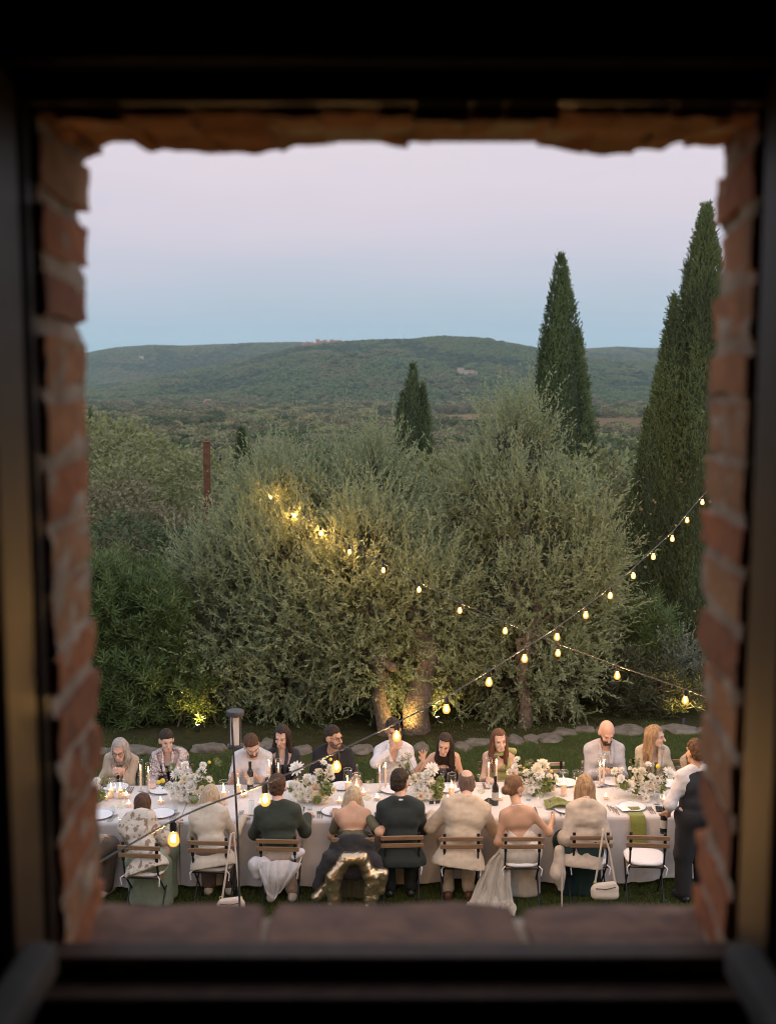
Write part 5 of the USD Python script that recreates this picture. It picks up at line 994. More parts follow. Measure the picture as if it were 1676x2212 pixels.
        if collar:
            rr = .060 if s.f else .068
            pts = [s.neck + s.side * rr * math.cos(a) + s.fwd * (.010 + rr * math.sin(a)) + s.sp * (.006 - .035 * max(0, math.sin(a))) for a in np.linspace(math.radians(35), math.radians(-215), 14)]
            pr = [cap(pts[i], pts[i + 1], .013) for i in range(13)]
            if vee:
                for sd in (-1, 1):
                    yv = lambda z, i_=infl: (.098 if s.f else .118) + i_ * .8 + (.045 if s.f and .24 < z < .36 else 0); q = [s.B(sd * (.062 + .0), .055, .455), s.B(sd * .062, yv(.36) - .02, .37), s.B(sd * .045, yv(.3), .29), s.B(sd * .016, yv(vee), vee)]
                    pr += [cap(q[0], q[1], .015, .021), cap(q[1], q[2], .021, .023), cap(q[2], q[3], .022, .010)]
            part(s.t, 'collar', field_of(pr, .009, .012), collar, True)
        return o
    def trousers(s, mat, name='trousers', to=.93, infl=.014): 
        pr = [s.torso[0]]
        for i in (0, 2): a, b = s.legs[i], s.legs[i + 1]; pr += [cap(a[1], a[2], a[3], a[4] + .008), cap(b[1], b[1] + (b[2] - b[1]) * to, b[3] + .006, b[4] + .018)]
        s.wear(name, pr, mat, infl, .014, cuts=[lambda X: s.loc(X)[:, 2] - .06])
    def skirt(s, mat, width=.25, name='skirt', amp=.02, back=-.16, seed=3):
        pr = [s.torso[0], cap((-.1, .02, .56), (.1, .02, .56), .115), cap((-.12, .40, .52), (.12, .40, .52), .10)]
        for x in np.linspace(-1, 1, 7):
            pr += [cap((x * .13, .42, .50), (x * width, .40 + .04 * math.sin(5 * x), .07), .075, .05), cap((x * .15, .16, .47), (x * width, .16, .08), .07, .05)]
            if back is not None: pr.append(cap((x * .16, -.13, .46), (x * width, back - .03 + .02 * math.sin(7 * x), .07), .03, .045))
        s.wear(name, pr, mat, .008, .012, .06, cuts=[lambda X: .03 - X[:, 2]], amp=amp, freq=11., seed=seed, stretch=(1.8, 1.8, .2))
    def shoes(s, mat):
        for sd in (-1, 1):
            a = s.feet[sd]; part(s.t, 'shoe', field_of([cap(a + [0, -.045, -.045], a + [sd * .015, .15, -.055], .040, .038), cap(a + [0, -.03, -.02], a + [0, .05, -.03], .043)], .010, .03, cuts=[lambda X: .006 - X[:, 2]]), mat, True)
    def hair(s, style, mat):
        S, hd, Rh = s.size * 1.10, s.hd, s.Rh; e_ = lambda c, r: ell(hd(c), np.array(r) * S, Rh); L_ = lambda X: ((X - s.H) @ Rh) / S
        face = lambda lim, front: (lambda X: np.minimum(L_(X)[:, 1] - (front + .0), lim - L_(X)[:, 2]))
        fcut = lambda zt, yf: (lambda X: np.where((L_(X)[:, 1] > yf), zt + .35 * np.maximum(.085 - L_(X)[:, 1], 0) * -1 + 0 * 1. - L_(X)[:, 2], -1.))
        amp, fr, st, k = .007, 30., (1, 1, .3), .02
        if style == 'short': pr = [e_((0, -.016, .030), (.081, .098, .099)), e_((0, -.055, -.02), (.068, .055, .06))]; cuts = [fcut(.062, .045), lambda X: np.minimum(L_(X)[:, 1] + .012, .028 - L_(X)[:, 2]), lambda X: -.068 - L_(X)[:, 2]]; amp, fr, st = .013, 42., (1, 1, 1)
        elif style == 'shaved': pr = [e_((0, -.014, .022), (.0755, .0955, .0955)), e_((0, -.055, -.03), (.065, .05, .055))]; cuts = [fcut(.07, .04), lambda X: np.minimum(L_(X)[:, 1] + .015, .02 - L_(X)[:, 2]), lambda X: -.06 - L_(X)[:, 2], lambda X: .052 - np.linalg.norm(L_(X) - [0, -.045, .11], axis=1)]; amp = .001
        elif style == 'crop': pr = [e_((0, -.018, .028), (.084, .104, .100)), e_((0, -.06, -.035), (.078, .06, .075))]; cuts = [fcut(.05, .05), lambda X: np.minimum(L_(X)[:, 1] - .02, .0 - L_(X)[:, 2]), lambda X: -.105 - L_(X)[:, 2]]; amp = .010
        elif style in ('bun', 'pony'):
            pr = [e_((0, -.014, .026), (.0785, .097, .099)), e_((0, -.05, -.02), (.068, .055, .055))]; cuts = [fcut(.055, .05), lambda X: np.minimum(L_(X)[:, 1] + .005, .02 - L_(X)[:, 2]), lambda X: -.07 - L_(X)[:, 2]]; amp = .003
            pr += [e_((0, -.118, -.012), (.044, .040, .042)), cap(hd((0, -.08, 0)), hd((0, -.1, -.01)), .035 * S)] if style == 'bun' else [cap(hd((0, -.10, .0)), hd((0, -.115, -.12)), .028 * S, .022 * S)]
        else:
            ln = {'bob': .17, 'shoulder': .20, 'long': .34, 'longwave': .33, 'wavy': .25}[style]; pr = [e_((0, -.016, .026), (.082, .099, .099))]; dn = np.array([0, 0, -1.]) if style != 'bob' else Rh @ np.array([0, 0, -1.])
            w = {'bob': .062, 'shoulder': .066, 'long': .062, 'longwave': .072, 'wavy': .070}[style]
            for x, y, r, q in ((-.066, -.005, .026, 1), (.066, -.005, .026, 1), (-.052, -.055, .036, 1.0), (.052, -.055, .036, 1.0), (0, -.08, .038, 1.0), (-.026, -.075, .036, 1.02), (.026, -.075, .036, 1.02)):
                a = hd((x, y, .01)); b = a + dn * ln * .55 * q * S + s.side * x * .25 - s.fwd * .012; c = a + dn * ln * q * S + s.side * x * (.1 if 'wav' not in style else .45) - s.fwd * (.035 if ln > .22 else .0) + (s.fwd * .07 if y > -.02 and ln > .22 else 0)
                pr += [cap(a, b, r * S, (r + .003) * S), cap(b, c, (r + .003) * S, (r * .62 if ln > .22 else r * .9) * S)]
            cuts = [fcut(.060 if style != 'fringe' else .03, .052), lambda X: np.where((np.abs(L_(X)[:, 0]) < .058 - .12 * np.maximum(L_(X)[:, 2] - .02, 0)) & (L_(X)[:, 2] < .07), L_(X)[:, 1] - .03, -1.)]; amp = .012 if 'wav' in style else .006; fr = 24. if 'wav' in style else 45.; st = (1, 1, .45) if 'wav' in style else (1, 1, .08)
        part(s.t, 'hair', field_of(pr, .0075, k, 0., cuts, amp, fr, 5, st), mat, True)
        if style in ('shoulder', 'long', 'longwave', 'wavy', 'bob'):
            Rr, ms = rng(int(abs(s.base[0]) * 1000)), MB()
            for i in range(46):
                c_ = pr[1 + int(Rr.integers(0, len(pr) - 1))]; o_ = unit(Rr.normal(size=(1, 3)))[0] * c_[3] * 1.05; e_2 = c_[2] + o_ * Rr.uniform(.9, 1.5) + np.array([0, 0, -Rr.uniform(0, .05)])
                ms.tube(np.array([c_[1] + o_, (c_[1] + c_[2]) / 2 + o_ * 1.15 + Rr.normal(0, .005, 3), e_2]), [.0035, .0032, .0015], 4, False)
            part(s.t, 'hair_strands', ms.get(), mat, True)
    def beard(s, mat, thick=.006):
        S, hd, Rh = s.size * 1.10, s.hd, s.Rh; L_ = lambda X: ((X - s.H) @ Rh) / S; pr = [ell(hd((0, .028, -.048)), np.array([.056, .063, .071]) * S, Rh), cap(hd((-.018, .066, -.094)), hd((.018, .066, -.094)), .021 * S), cap(hd((-.02, .086, -.052)), hd((.02, .086, -.052)), .010 * S)]
        part(s.t, 'beard', field_of(pr, .006, .012, thick, [lambda X: np.where(np.abs(L_(X)[:, 0]) < .03, L_(X)[:, 2] + .048, L_(X)[:, 2] + .028 + .0 * X[:, 0]), lambda X: -.005 - L_(X)[:, 1], lambda X: .011 - np.linalg.norm((L_(X) - [0, .095, -.067]) * [.5, 1, 1.4], axis=1)], .003, 60., 4), mat, True)
    def glasses(s, mat='black_metal'):
        m_ = MB(); hd = s.hd
        for sd in (-1, 1):
            c = [hd((sd * .033 + .022 * math.cos(a), .098 - .004 * abs(math.cos(a)), .0 + .017 * math.sin(a))) for a in np.linspace(0, 2 * np.pi, 15)]; m_.tube(c, .0028, 5, False); m_.tube([hd((sd * .055, .092, .006)), hd((sd * .076, .0, .006))], .0025, 5)
        m_.tube([hd((-.011, .098, .005)), hd((.011, .098, .005))], .0025, 5); part(s.t, 'glasses', m_.get(), mat, True)
    def world(s, p): return rotz(np.asarray(p), s.rz) + s.base
    def local_px(s, px, py, dy):
        """local point seen at (px, py), at distance dy in front of or behind the seat, along the world's y"""
        q = atY(px, py, s.base[1] + dy) - s.base; return rotz(q[None], -s.rz)[0]
def far_seat(px, dy=.34):
    b = (FE0 - NE0) @ TBv; Y = 12.57 + (px - 815) / F * 12.6 * TA[1] / TA[0] + dy; return np.array([(px - 838) / F * (Y * CP + (EYE - .8) * SP), Y, 0])
def near_seat(i, dx=0): p = NEARC[i]; return np.array([p[0] + dx, p[1] + .15, 0])
FR = 180 + TDEG
def cpx(p, k, x, y, dy): return p.local_px(*C(k, x, y), dy)
# chairs under the far guests
for px, lb in ((258, 'the grey haired woman'), (372, 'the silver jacket'), (530, 'the man in a white t-shirt'), (612, 'the woman in a dark blazer'), (718, 'the man in a black t-shirt'), (852, 'the man in a white shirt'), (960, 'the long haired woman in black'), (1078, 'the woman in a green dress'), (1303, 'the bald bearded man'), (1408, 'the woman in a white blazer'), (1490, 'the guest behind the waiter')):
    copy(CH, 'bistro_chair', f'bistro chair on the far side under {lb}', 'chair', far_seat(px, .36), FR, 'chairs on the far side of the table')
copy(CHW, 'bleached_chair', 'empty bleached wood chair on the far side between green dress and bald man', 'chair', far_seat(1188, .30), FR)

# ---- far side, left to right
s_ = far_seat(258); p = Person('older grey haired woman with black glasses and beige trench coat holding a tumbler', s_, FR, C(1, 270, 520), .96, True, head=(22, -4, 0), skin='skin_pink', lh=(-.10, .30, .93), rh=(.2, .36, .80), hand_l={'dir': (.5, .5, .1), 'palm': (.8, .3, 0), 'curl': .6})
p.wear('top', p.torso, 'brown_trouser', .006, cuts=[lambda X, p=p: np.where(p.loc(X)[:, 2] > .33, 1, -1.)]); p.top('trench_coat', 'trench_beige', infl=.026, vee=.12, amp=.010, seed=2, collar='trench_beige'); p.hair('shoulder', 'hair_grey'); p.glasses(); p.trousers('brown_trouser'); p.shoes('shoe_black')
part(p.t, 'necklace', tube([p.neck + p.side * .075 * math.cos(a) + p.fwd * (.06 + .05 * math.sin(a)) + p.sp * (-.005 - .045 * max(0, math.sin(a))) for a in np.linspace(-.3, 3.4, 16)], .004, 5), 'pearl', True)
w = p.world(p.arms[-1][2] + np.array([.06, .09, -.03])); copy(K['tumbler'], 'tumbler', 'water tumbler held by the grey haired woman', 'glass', w)

s_ = far_seat(372); p = Person('dark haired woman with centre parting in a shiny silver puffer jacket looking down', s_, FR, C(1, 748, 425), .96, True, head=(12, 22, 0), skin='skin_fair', lh=(-.24, .36, .82), rh=(.16, .38, .80))
p.wear('top', p.torso, 'black_cloth', .006, cuts=[lambda X, p=p: np.where(p.loc(X)[:, 2] > .36, 1, -1.)]); p.top('puffer_jacket', 'silver_foil', infl=.045, vee=.10, amp=.014, seed=4, freq=20., collar='silver_foil'); p.hair('pony', 'hair_dark'); p.trousers('black_cloth'); p.shoes('shoe_black')

s_ = far_seat(545); p = Person('man with glasses and short beard in a white t-shirt leaning over a bottle', s_, FR, C(2, 190, 478), 1.0, False, head=(34, 16, 10), skin='skin_pink', lh=(-.05, .42, .90), rh=(.16, .40, .92), hand_l={'curl': .7, 'palm': (.7, .2, -.3)}, hand_r={'curl': .6})
p.top('t_shirt', 'white_shirt', 'short', .018, amp=.009, seed=5); p.hair('short', 'hair_brown'); p.beard('stubble'); p.glasses('steel'); p.trousers('beige_trouser'); p.shoes('shoe_white')
bw = atY(*C(2, 180, 975), s_[1] - .50); bw[2] = TZ + .004; copy(K['winebottle'], 'wine_bottle', 'dark wine bottle being opened by the man in a white t-shirt', 'bottle', bw)

s_ = far_seat(612, .36); p = Person('woman with wavy dark shoulder hair in a black blazer looking down', s_, FR, C(2, 500, 385), .97, True, head=(16, -14, -4), skin='skin_fair', lh=(-.16, .34, .79), rh=(.14, .34, .79))
p.wear('top', p.torso, 'charcoal_cloth', .006, cuts=[lambda X, p=p: np.where(p.loc(X)[:, 2] > .34, 1, -1.)]); p.top('blazer', 'charcoal_cloth', infl=.022, vee=.12, seed=6, collar='charcoal_cloth'); p.hair('wavy', 'hair_dark'); p.trousers('black_cloth'); p.shoes('shoe_black')

s_ = far_seat(718, .36); p = Person('dark bearded man with black glasses in a black t-shirt looking aside', s_, FR, C(2, 1020, 395), 1.02, False, head=(2, 52, 0), skin='skin_tan', lh=(-.28, .36, .80), rh=(.2, .36, .80))
p.top('t_shirt', 'black_cloth', 'short', .018, neck=.056, amp=.008, seed=7); p.hair('short', 'hair_dark'); p.beard('stubble', .003); p.glasses(); p.trousers('charcoal_cloth'); p.shoes('shoe_black')

s_ = far_seat(852, .36); p = Person('man in a white open collar shirt covering his mouth with one hand', s_, FR, C(3, 210, 315), 1.02, False, head=(14, 4, 0), skin='skin_tan', lh=(-.26, .36, .80), rh=(.03, .16, 1.09), rp=(.8, .5, -.6), hand_r={'dir': (-.7, -.25, .55), 'palm': (0, -1, 0), 'curl': .45})
p.top('shirt', 'white_shirt', infl=.020, vee=.28, amp=.010, seed=8, collar='white_shirt'); p.hair('short', 'hair_dark'); p.trousers('beige_trouser'); p.shoes('shoe_brown')

s_ = far_seat(960, .34); p = Person('woman with long straight dark hair in a strapless black top raising her hand', s_, FR, C(3, 735, 470), .97, True, head=(14, -12, -8), skin='skin_warm', lh=(-.2, .32, .80), rh=(.27, .26, .98), rp=(.9, .1, -.8), hand_r={'dir': (.0, .1, 1), 'palm': (-.2, 1, .2), 'curl': .08, 'spread': .5})
p.top('strapless_top', 'black_cloth', None, .009, shoulder=False, low=lambda X, p=p: p.loc(X)[:, 2] - (.325 - .3 * np.abs(p.loc(X)[:, 0]) * 0)); p.hair('long', 'hair_dark'); p.trousers('black_cloth'); p.shoes('shoe_black')

s_ = far_seat(1078, .36); p = Person('woman with long auburn hair and earrings in a draped pale olive dress', s_, FR, C(3, 1290, 425), .97, True, head=(4, 8, 4), skin='skin_fair', lh=(-.20, .34, .79), rh=(.16, .34, .79))
p.top('dress', 'lime_dress', None, .012, shoulder=False, neck=.04, amp=.008, seed=9, low=lambda X, p=p: p.loc(X)[:, 2] - (.385 - .75 * np.clip(p.loc(X)[:, 0] + .10, -.14, .2))); p.skirt('lime_dress', .2, back=None)
part(p.t, 'scarf', field_of([cap(p.neck + p.side * .07 * math.cos(a) + p.fwd * (.02 + .075 * math.sin(a)) + p.sp * (.005 - .02 * math.sin(a)), p.neck + p.side * .07 * math.cos(a + .4) + p.fwd * (.02 + .075 * math.sin(a + .4)) + p.sp * (.005 - .02 * math.sin(a + .4)), .021) for a in np.arange(0, 6.2, .4)] + [cap(p.neck - p.side * .07, p.B(-.2, 0, .40), .024, .04)], .009, .02, amp=.006, freq=20.), 'lime_dress', True)
for sd in (-1, 1): part(p.t, 'earring', (trimesh.creation.icosphere(1, .010).vertices + p.hd((sd * .08, .0, -.055)), trimesh.creation.icosphere(1, 1).faces), 'gold', True)
p.hair('long', 'hair_auburn'); p.shoes('shoe_black')

s_ = far_seat(1303, .38); p = Person('bald bearded man in a pale shirt looking down at his phone', s_, FR, C(5, 330, 345), 1.05, False, head=(30, 6, 0), skin='skin_pink', lh=(-.12, .30, .84), rh=(.10, .30, .84), hand_l={'curl': .5, 'palm': (.6, 0, .6)}, hand_r={'curl': .5, 'palm': (-.6, 0, .6)})
p.top('shirt', 'pale_shirt', infl=.022, vee=.40, amp=.010, seed=10, collar='pale_shirt'); p.beard('beard_dark', .007); p.trousers('charcoal_cloth'); p.shoes('shoe_brown')
w = p.world((-.02, .37, .88)); copy(K['phone'], 'phone', 'black phone held by the bald man', 'phone', w, FR + 90, rx=0, ry=25)

s_ = far_seat(1408, .38); p = Person('woman with wavy light brown hair in a white blazer over an olive top', s_, FR, C(5, 822, 385), .98, True, head=(4, 62, 0), skin='skin_fair', lh=(-.24, .34, .79), rh=(.14, .34, .79))
p.top('top', 'olive_top', None, .010, shoulder=False, seed=3, low=lambda X, p=p: p.loc(X)[:, 2] - .33); p.top('blazer', 'ivory_cloth', infl=.024, vee=.10, amp=.008, seed=11, collar='ivory_cloth'); p.hair('longwave', 'hair_honey'); p.trousers('black_cloth'); p.shoes('shoe_black')

s_ = far_seat(1520, .34); p = Person('guest in a dull beige top almost hidden behind the waiter', s_, FR, C(5, 1262, 545), .96, True, head=(10, 10, 0), skin='skin_fair'); p.top('top', 'trench_beige', infl=.018, seed=12); p.hair('shoulder', 'hair_chestnut'); p.trousers('brown_trouser'); p.shoes('shoe_black')

# ---- near side, seen from behind
s_ = near_seat(0, -.74) + [0, .10, 0]; p = Person('guest in brown trousers mostly hidden by the left brick jamb', s_, -14, None, .97, True, head=(8, 0, 0), lh=(-.16, .45, .79), rh=(.2, .2, .72), knees=.05)
p.top('jacket', 'linen_cream', infl=.022, seed=21); p.trousers('brown_trouser', infl=.03); p.shoes('shoe_white'); p.hair('shoulder', 'hair_chestnut')
copy(CH, 'bistro_chair', 'bistro chair at the left jamb under the half hidden guest', 'chair', s_ - [0, .03, 0], -14, 'chairs on the near side of the table')
q = p.B(.19, -.05, -.0); part(p.t, 'wrap', field_of([ell(q, np.array([.09, .12, .13]))], .012, .02, amp=.006), 'lime_cloth', True)

s_ = near_seat(0); p = Person('woman with short brown hair in an ivory jacket with brown flower print', s_, TDEG - 6, C(1, 505, 1095), .96, True, head=(14, 8, 0), skin='skin_fair', lh=(-.2, .45, .79), rh=(.18, .45, .79))
p.top('flower_jacket', 'floral_jacket', infl=.036, amp=.009, hem=-.12, flare=.012, seed=22, neck=.045); p.skirt('sage_skirt', .17, back=None); p.hair('crop', 'hair_brown'); p.shoes('shoe_black')

s_ = near_seat(1); p = Person('woman with blonde grey shoulder hair in a cream blazer with flared hem', s_, TDEG - 2, C(1, 1200, 1000), .97, True, head=(6, -14, 0), skin='skin_fair', lh=(-.2, .45, .79), rh=(.24, .45, .79))
p.top('blazer', 'ivory_cloth', infl=.03, amp=.008, hem=-.12, flare=.03, seed=23, neck=.045); p.trousers('brown_trouser', infl=.024); p.hair('shoulder', 'hair_blonde'); p.shoes('shoe_white')

s_ = near_seat(2); p = Person('man with short brown hair in a dark green sweater and beige trousers', s_, TDEG, C(2, 455, 900), 1.02, False, head=(6, -4, 0), skin='skin_pink', lh=(-.26, .44, .80), rh=(.26, .44, .80), feet=.16)
p.top('sweater', 'dark_green_wool', infl=.026, amp=.007, hem=-.06, seed=24, neck=.05); p.trousers('beige_trouser', infl=.02); p.hair('short', 'hair_brown'); p.shoes('shoe_white')

s_ = near_seat(3); p = Person('blonde woman with straight bob and bare back in an olive off shoulder dress', s_, TDEG, C(2, 1222, 1015), .97, True, head=(4, 4, 0), skin='skin_tan', lh=(-.2, .45, .79), rh=(.40, .16, .87), rp=(.8, -.9, -.5), hand_r={'curl': .3})
p.top('off_shoulder_dress', 'olive_dress', None, .012, shoulder=False, hem=-.1, seed=25, low=lambda X, p=p: p.loc(X)[:, 2] - (.215 + .10 * np.abs(p.loc(X)[:, 0]))); p.skirt('olive_dress', .18, back=None)
for sd in (-1, 1): sh, e, w, a = p.arms[sd]; part(p.t, 'sleeve', field_of([cap(sh + (e - sh) * .3, sh + (e - sh) * .72, .046, .042)], .010, .02, .008, amp=.004), 'olive_dress', True)
p.hair('bob', 'hair_blonde'); p.shoes('shoe_brown')

s_ = near_seat(4); p = Person('dark haired man in a dark green suit jacket with a patterned white collar', s_, TDEG, C(3, 280, 820), 1.04, False, head=(4, -28, 0), skin='skin_warm', lh=(-.2, .45, .79), rh=(.22, .45, .79), feet=.16)
p.top('suit_jacket', 'bottle_green_suit', infl=.030, amp=.005, hem=-.13, flare=.01, seed=26, neck=.052, collar='bottle_green_suit'); part(p.t, 'shirt_collar', field_of([cap(p.neck + p.sp * .028 + p.side * .058 * math.cos(a) + p.fwd * .058 * math.sin(a), p.neck + p.sp * .028 + p.side * .058 * math.cos(a + .5) + p.fwd * .058 * math.sin(a + .5), .012) for a in np.arange(0, 6.2, .5)], .008, .01), 'white_shirt', True)
p.trousers('bottle_green_suit'); p.hair('short', 'hair_dark'); p.shoes('shoe_black')

s_ = near_seat(5); p = Person('broad man with shaved head and bald spot in a cream linen suit', s_, TDEG, C(3, 955, 865), 1.07, False, head=(6, 0, 0), skin='skin_pink', lh=(-.26, .44, .80), rh=(.26, .44, .80), lp=(-.7, -.3, -.9), rp=(.7, -.3, -.9), feet=.14)
p.top('suit_jacket', 'linen_cream', infl=.034, amp=.008, hem=-.14, flare=.016, seed=27, neck=.056, collar='linen_cream'); p.trousers('linen_cream'); p.hair('shaved', 'stubble'); p.shoes('shoe_brown')

s_ = near_seat(6); p = Person('bride with brown hair bun, pearl necklace and strapless ivory dress with long train', s_, TDEG - 2, C(4, 490, 855), .98, True, head=(2, -50, 0), skin='skin_tan', lh=(-.14, .22, .70), rh=(.36, .28, .82), rp=(.5, -.5, -.9), hand_r={'curl': .6, 'palm': (-.8, .2, 0)})
p.top('strapless_bodice', 'bride_satin', None, .011, shoulder=False, hem=-.1, amp=.003, seed=28, low=lambda X, p=p: p.loc(X)[:, 2] - np.where(p.loc(X)[:, 1] < .0, .15 + .9 * np.clip(np.abs(p.loc(X)[:, 0]), 0, .2), .34)); p.skirt('bride_satin', .17, amp=.012, back=None)
part(p.t, 'necklace', tube([p.neck + p.side * .066 * math.cos(a) + p.fwd * (.015 + .066 * math.sin(a)) + p.sp * (-.005 - .02 * math.sin(a)) for a in np.linspace(0, 6.28, 26)], .0048, 5), 'pearl', True)
for sd in (-1, 1): part(p.t, 'earring', (trimesh.creation.icosphere(1, .008).vertices + p.hd((sd * .078, .0, -.05)), trimesh.creation.icosphere(1, 1).faces), 'pearl', True)
mbt = MB()
for ly in range(3):
    U, V = np.meshgrid(np.linspace(-1, 1, 54), np.linspace(0, 1, 60), indexing='ij'); kp_ = np.array([(-.12, .04, .62), (-.22, -.03, .50), (-.28, -.10, .30), (-.31, -.15, .10), (-.32, -.24, .045), (-.31, -.34, .03)]); tk = np.linspace(0, 1, 6)
    ct = np.stack([np.interp(V, tk, kp_[:, a]) for a in range(3)], -1); wd = np.interp(V, tk, [.05, .09, .14, .19, .22, .18]) * (1 + .08 * ly); n1 = meshkit.fbm(np.stack([U * 2.2 + ly * 9, V * 2.4, U * 0], -1), 3, 40 + ly) - .5; n2 = meshkit.fbm(np.stack([U * 7 + n1 * 3 + ly * 5, V * 3.2, U * 0 + 3], -1), 2, 44 + ly) - .5
    am = np.interp(V, [0, .4, .7, 1], [.02, .06, .10, .10]); fold = am * (1.1 * n1 + .7 * n2 + .35 * np.sin(U * 10 + 5 * n1 + ly * 2)); up_ = np.clip((V - .45) / .3, 0, 1)
    pos = ct + np.stack([U * wd, -.9 * fold * (1 - up_) - .015 * ly + .06 * n2 * up_, np.abs(fold) * 1.25 * up_ + .006 + .012 * ly * up_], -1); pos[..., 2] = np.maximum(pos[..., 2], .008)
    mbt.add(pos.reshape(-1, 3), grid_faces(54, 60))
part(p.t, 'tulle_train', mbt.get(), 'tulle', True)
p.hair('bun', 'hair_chestnut'); p.shoes('shoe_white'); BR = p
w = p.arms[1][2]; t = copy(K['waterbottle'], 'water_bottle', 'clear bottle held upright by the bride', 'bottle', p.world(w + np.array([.02, .075, -.14])), 0, 'water bottles', ry=-8)

s_ = near_seat(7, -.06); p = Person('woman with long wavy blonde hair in a sheer cream blouse and dark green skirt', s_, TDEG, C(4, 1212, 900), .98, True, head=(8, 4, 0), skin='skin_fair', lh=(-.14, .22, .66), rh=(.14, .22, .66), lp=(-.3, -.5, -1), rp=(.3, -.5, -1))
p.top('blouse', 'sheer_cream', 'puff', .022, amp=.009, hem=-.16, flare=.012, seed=30, neck=.04); p.skirt('deep_green_skirt', .18, back=None); p.hair('longwave', 'hair_honey'); p.shoes('shoe_black')
part(p.t, 'ribbon', field_of([cap((-.24, -.18, .52), (-.25, -.26, .10), .010)], .008, .01), 'sheer_cream', True); part(p.t, 'loose_sleeve', field_of([cap((-.24, -.05, .60), (-.27, -.12, .38), .055, .075), cap((-.27, -.12, .38), (-.24, -.14, .24), .075, .03)], .012, .04, amp=.014, freq=10.), 'sheer_cream', True)

# the waiter
wp = np.array([(1484 - 838) / F * 11.9, 11.18, 0]); p = Person('waiter in a black waistcoat and rolled white sleeves holding a wine bottle low', wp, 14, None, 1.0, False, False, head=(6, 8, 0), skin='skin_tan', lh=(-.20, .16, .92), rh=(.3, .30, 1.08), lp=(-.7, -.8, .1), hand_l={'dir': (-.5, .5, -.7), 'palm': (.3, .9, 0), 'curl': .7})
p.top('shirt', 'white_shirt', 'rolled', .020, amp=.010, hem=-.02, seed=31, neck=.05, collar='white_shirt'); p.top('waistcoat', 'navy_jacket', None, .030, amp=.004, hem=-.08, seed=32, shoulder=False, neck=.045, low=lambda X, p=p: np.abs(p.loc(X)[:, 0]) - .165); p.trousers('black_cloth', infl=.03); p.hair('short', 'hair_brown'); p.shoes('shoe_black')
w = p.world(p.arms[-1][2] + np.array([-.03, .06, -.26])); copy(K['winebottle'], 'wine_bottle', 'red wine bottle in the hand of the waiter', 'bottle', w, 200)

# ---- clothes and bags on the chairs
def drape(name, prims, mat, label, cat, amp=.02, freq=9., h=.011, k=.05, cuts=(), stretch=(1, 1, 1), seed=1): v, f = field_of(prims, h, k, 0., cuts, amp, freq, seed, stretch); return obj(name, (v, f), mat, label, cat, True)
c = NEARC[3]; q = lambda x, y, z: c + np.array([x, y, z])
drape('dark_jacket', [ell(q(0, -.0, .70), (.235, .055, .135)), ell(q(0, -.03, .52), (.26, .07, .16)), cap(q(-.24, -.03, .60), q(-.36, -.02, .30), .07, .05), cap(q(.22, -.03, .58), q(.30, -.03, .38), .06, .05), cap(q(-.3, -.02, .45), q(-.12, -.03, .45), .05)], 'charcoal_cloth', 'dark quilted jacket hung over the chair of the blonde bob woman', 'jacket', .014, 14.)
drape('gold_jacket', [cap(q(-.07, -.09, .60), q(.09, -.10, .62), .07), cap(q(.09, -.10, .62), q(.17, -.11, .45), .065, .07), cap(q(-.07, -.09, .60), q(-.19, -.11, .42), .07, .075), cap(q(-.19, -.11, .42), q(-.18, -.14, .10), .075, .068), cap(q(-.22, -.10, .36), q(-.36, -.08, .20), .06, .055), cap(q(.20, -.12, .44), q(.17, -.15, .06), .075, .07), cap(q(.19, -.10, .46), q(.30, -.10, .46), .055, .05), cap(q(.30, -.10, .46), q(.28, -.11, .30), .05, .05)], 'gold_foil', 'crumpled shiny gold puffer jacket hanging off the same chair', 'jacket', .012, 15., .008, .03)
c = NEARC[2]; q = lambda x, y, z: c + np.array([x, y, z])
U, V = np.meshgrid(np.linspace(-1, 1, 40), np.linspace(0, 1, 34), indexing='ij'); wv = meshkit.fbm(np.stack([U * 2.6, V * 1.2, U * 0], -1), 3, 8) - .5
sx_ = U * (.215 - .13 * V ** 1.3) + .015 - .05 * V; sz_ = .60 - V * (.43 - .13 * np.abs(U + .15)) - .03 * np.abs(U); sy_ = -.045 - .05 * np.sin(np.pi * np.minimum(V * 1.1, 1)) * (1 - .5 * U * U) + wv * .11 + .012 * np.sin(U * 13 + V * 4) * V
f1 = grid_faces(40, 34); vv = np.stack([sx_, sy_, sz_], -1).reshape(-1, 3) + c
mbj = MB(); mbj.add(vv, f1); mbj.add(*field_of([cap(q(-.15, .02, .53), q(-.24, .05, .50), .07, .075), cap(q(-.24, .05, .5), q(-.22, .03, .41), .07, .05)], .010, .03, amp=.016, freq=12., stretch=(1, 1, .5)))
mbj.add(*field_of([cap(q(.15, .03, .60), q(.22, .07, .63), .035, .04)], .010, .03, amp=.01, freq=12.))
obj('white_jacket', mbj.get(), 'white_shirt', 'white jacket bunched on the chair behind the dark green sweater', 'jacket', True)
def bag(label, at_, s, mat, strap):
    t = thing('shoulder_bag', label, 'bag', at_)
    part(t, 'pouch', field_of([cap((-.09, 0, .05), (.09, 0, .05), .052), cap((-.10, 0, .10), (.10, 0, .11), .042), cap((-.085, 0, .14), (.085, 0, .16), .028)], .009, .03, amp=.004), mat, True)
    part(t, 'zip', tube([(-.10, -.045, .13), (0, -.052, .125), (.10, -.045, .145)], .004, 5), 'black_metal')
    for x in strap: part(t, 'strap', np.array(MB().tube(x, .009, 6).get()[0]) and 0 if False else tube(x, .010, 6), mat, True)
    for x in (-.10, .10): part(t, 'ring', tube([(x + .016 * math.cos(a), 0, .17 + .016 * math.sin(a)) for a in np.linspace(0, 6.3, 12)], .003, 4, False), 'gold')
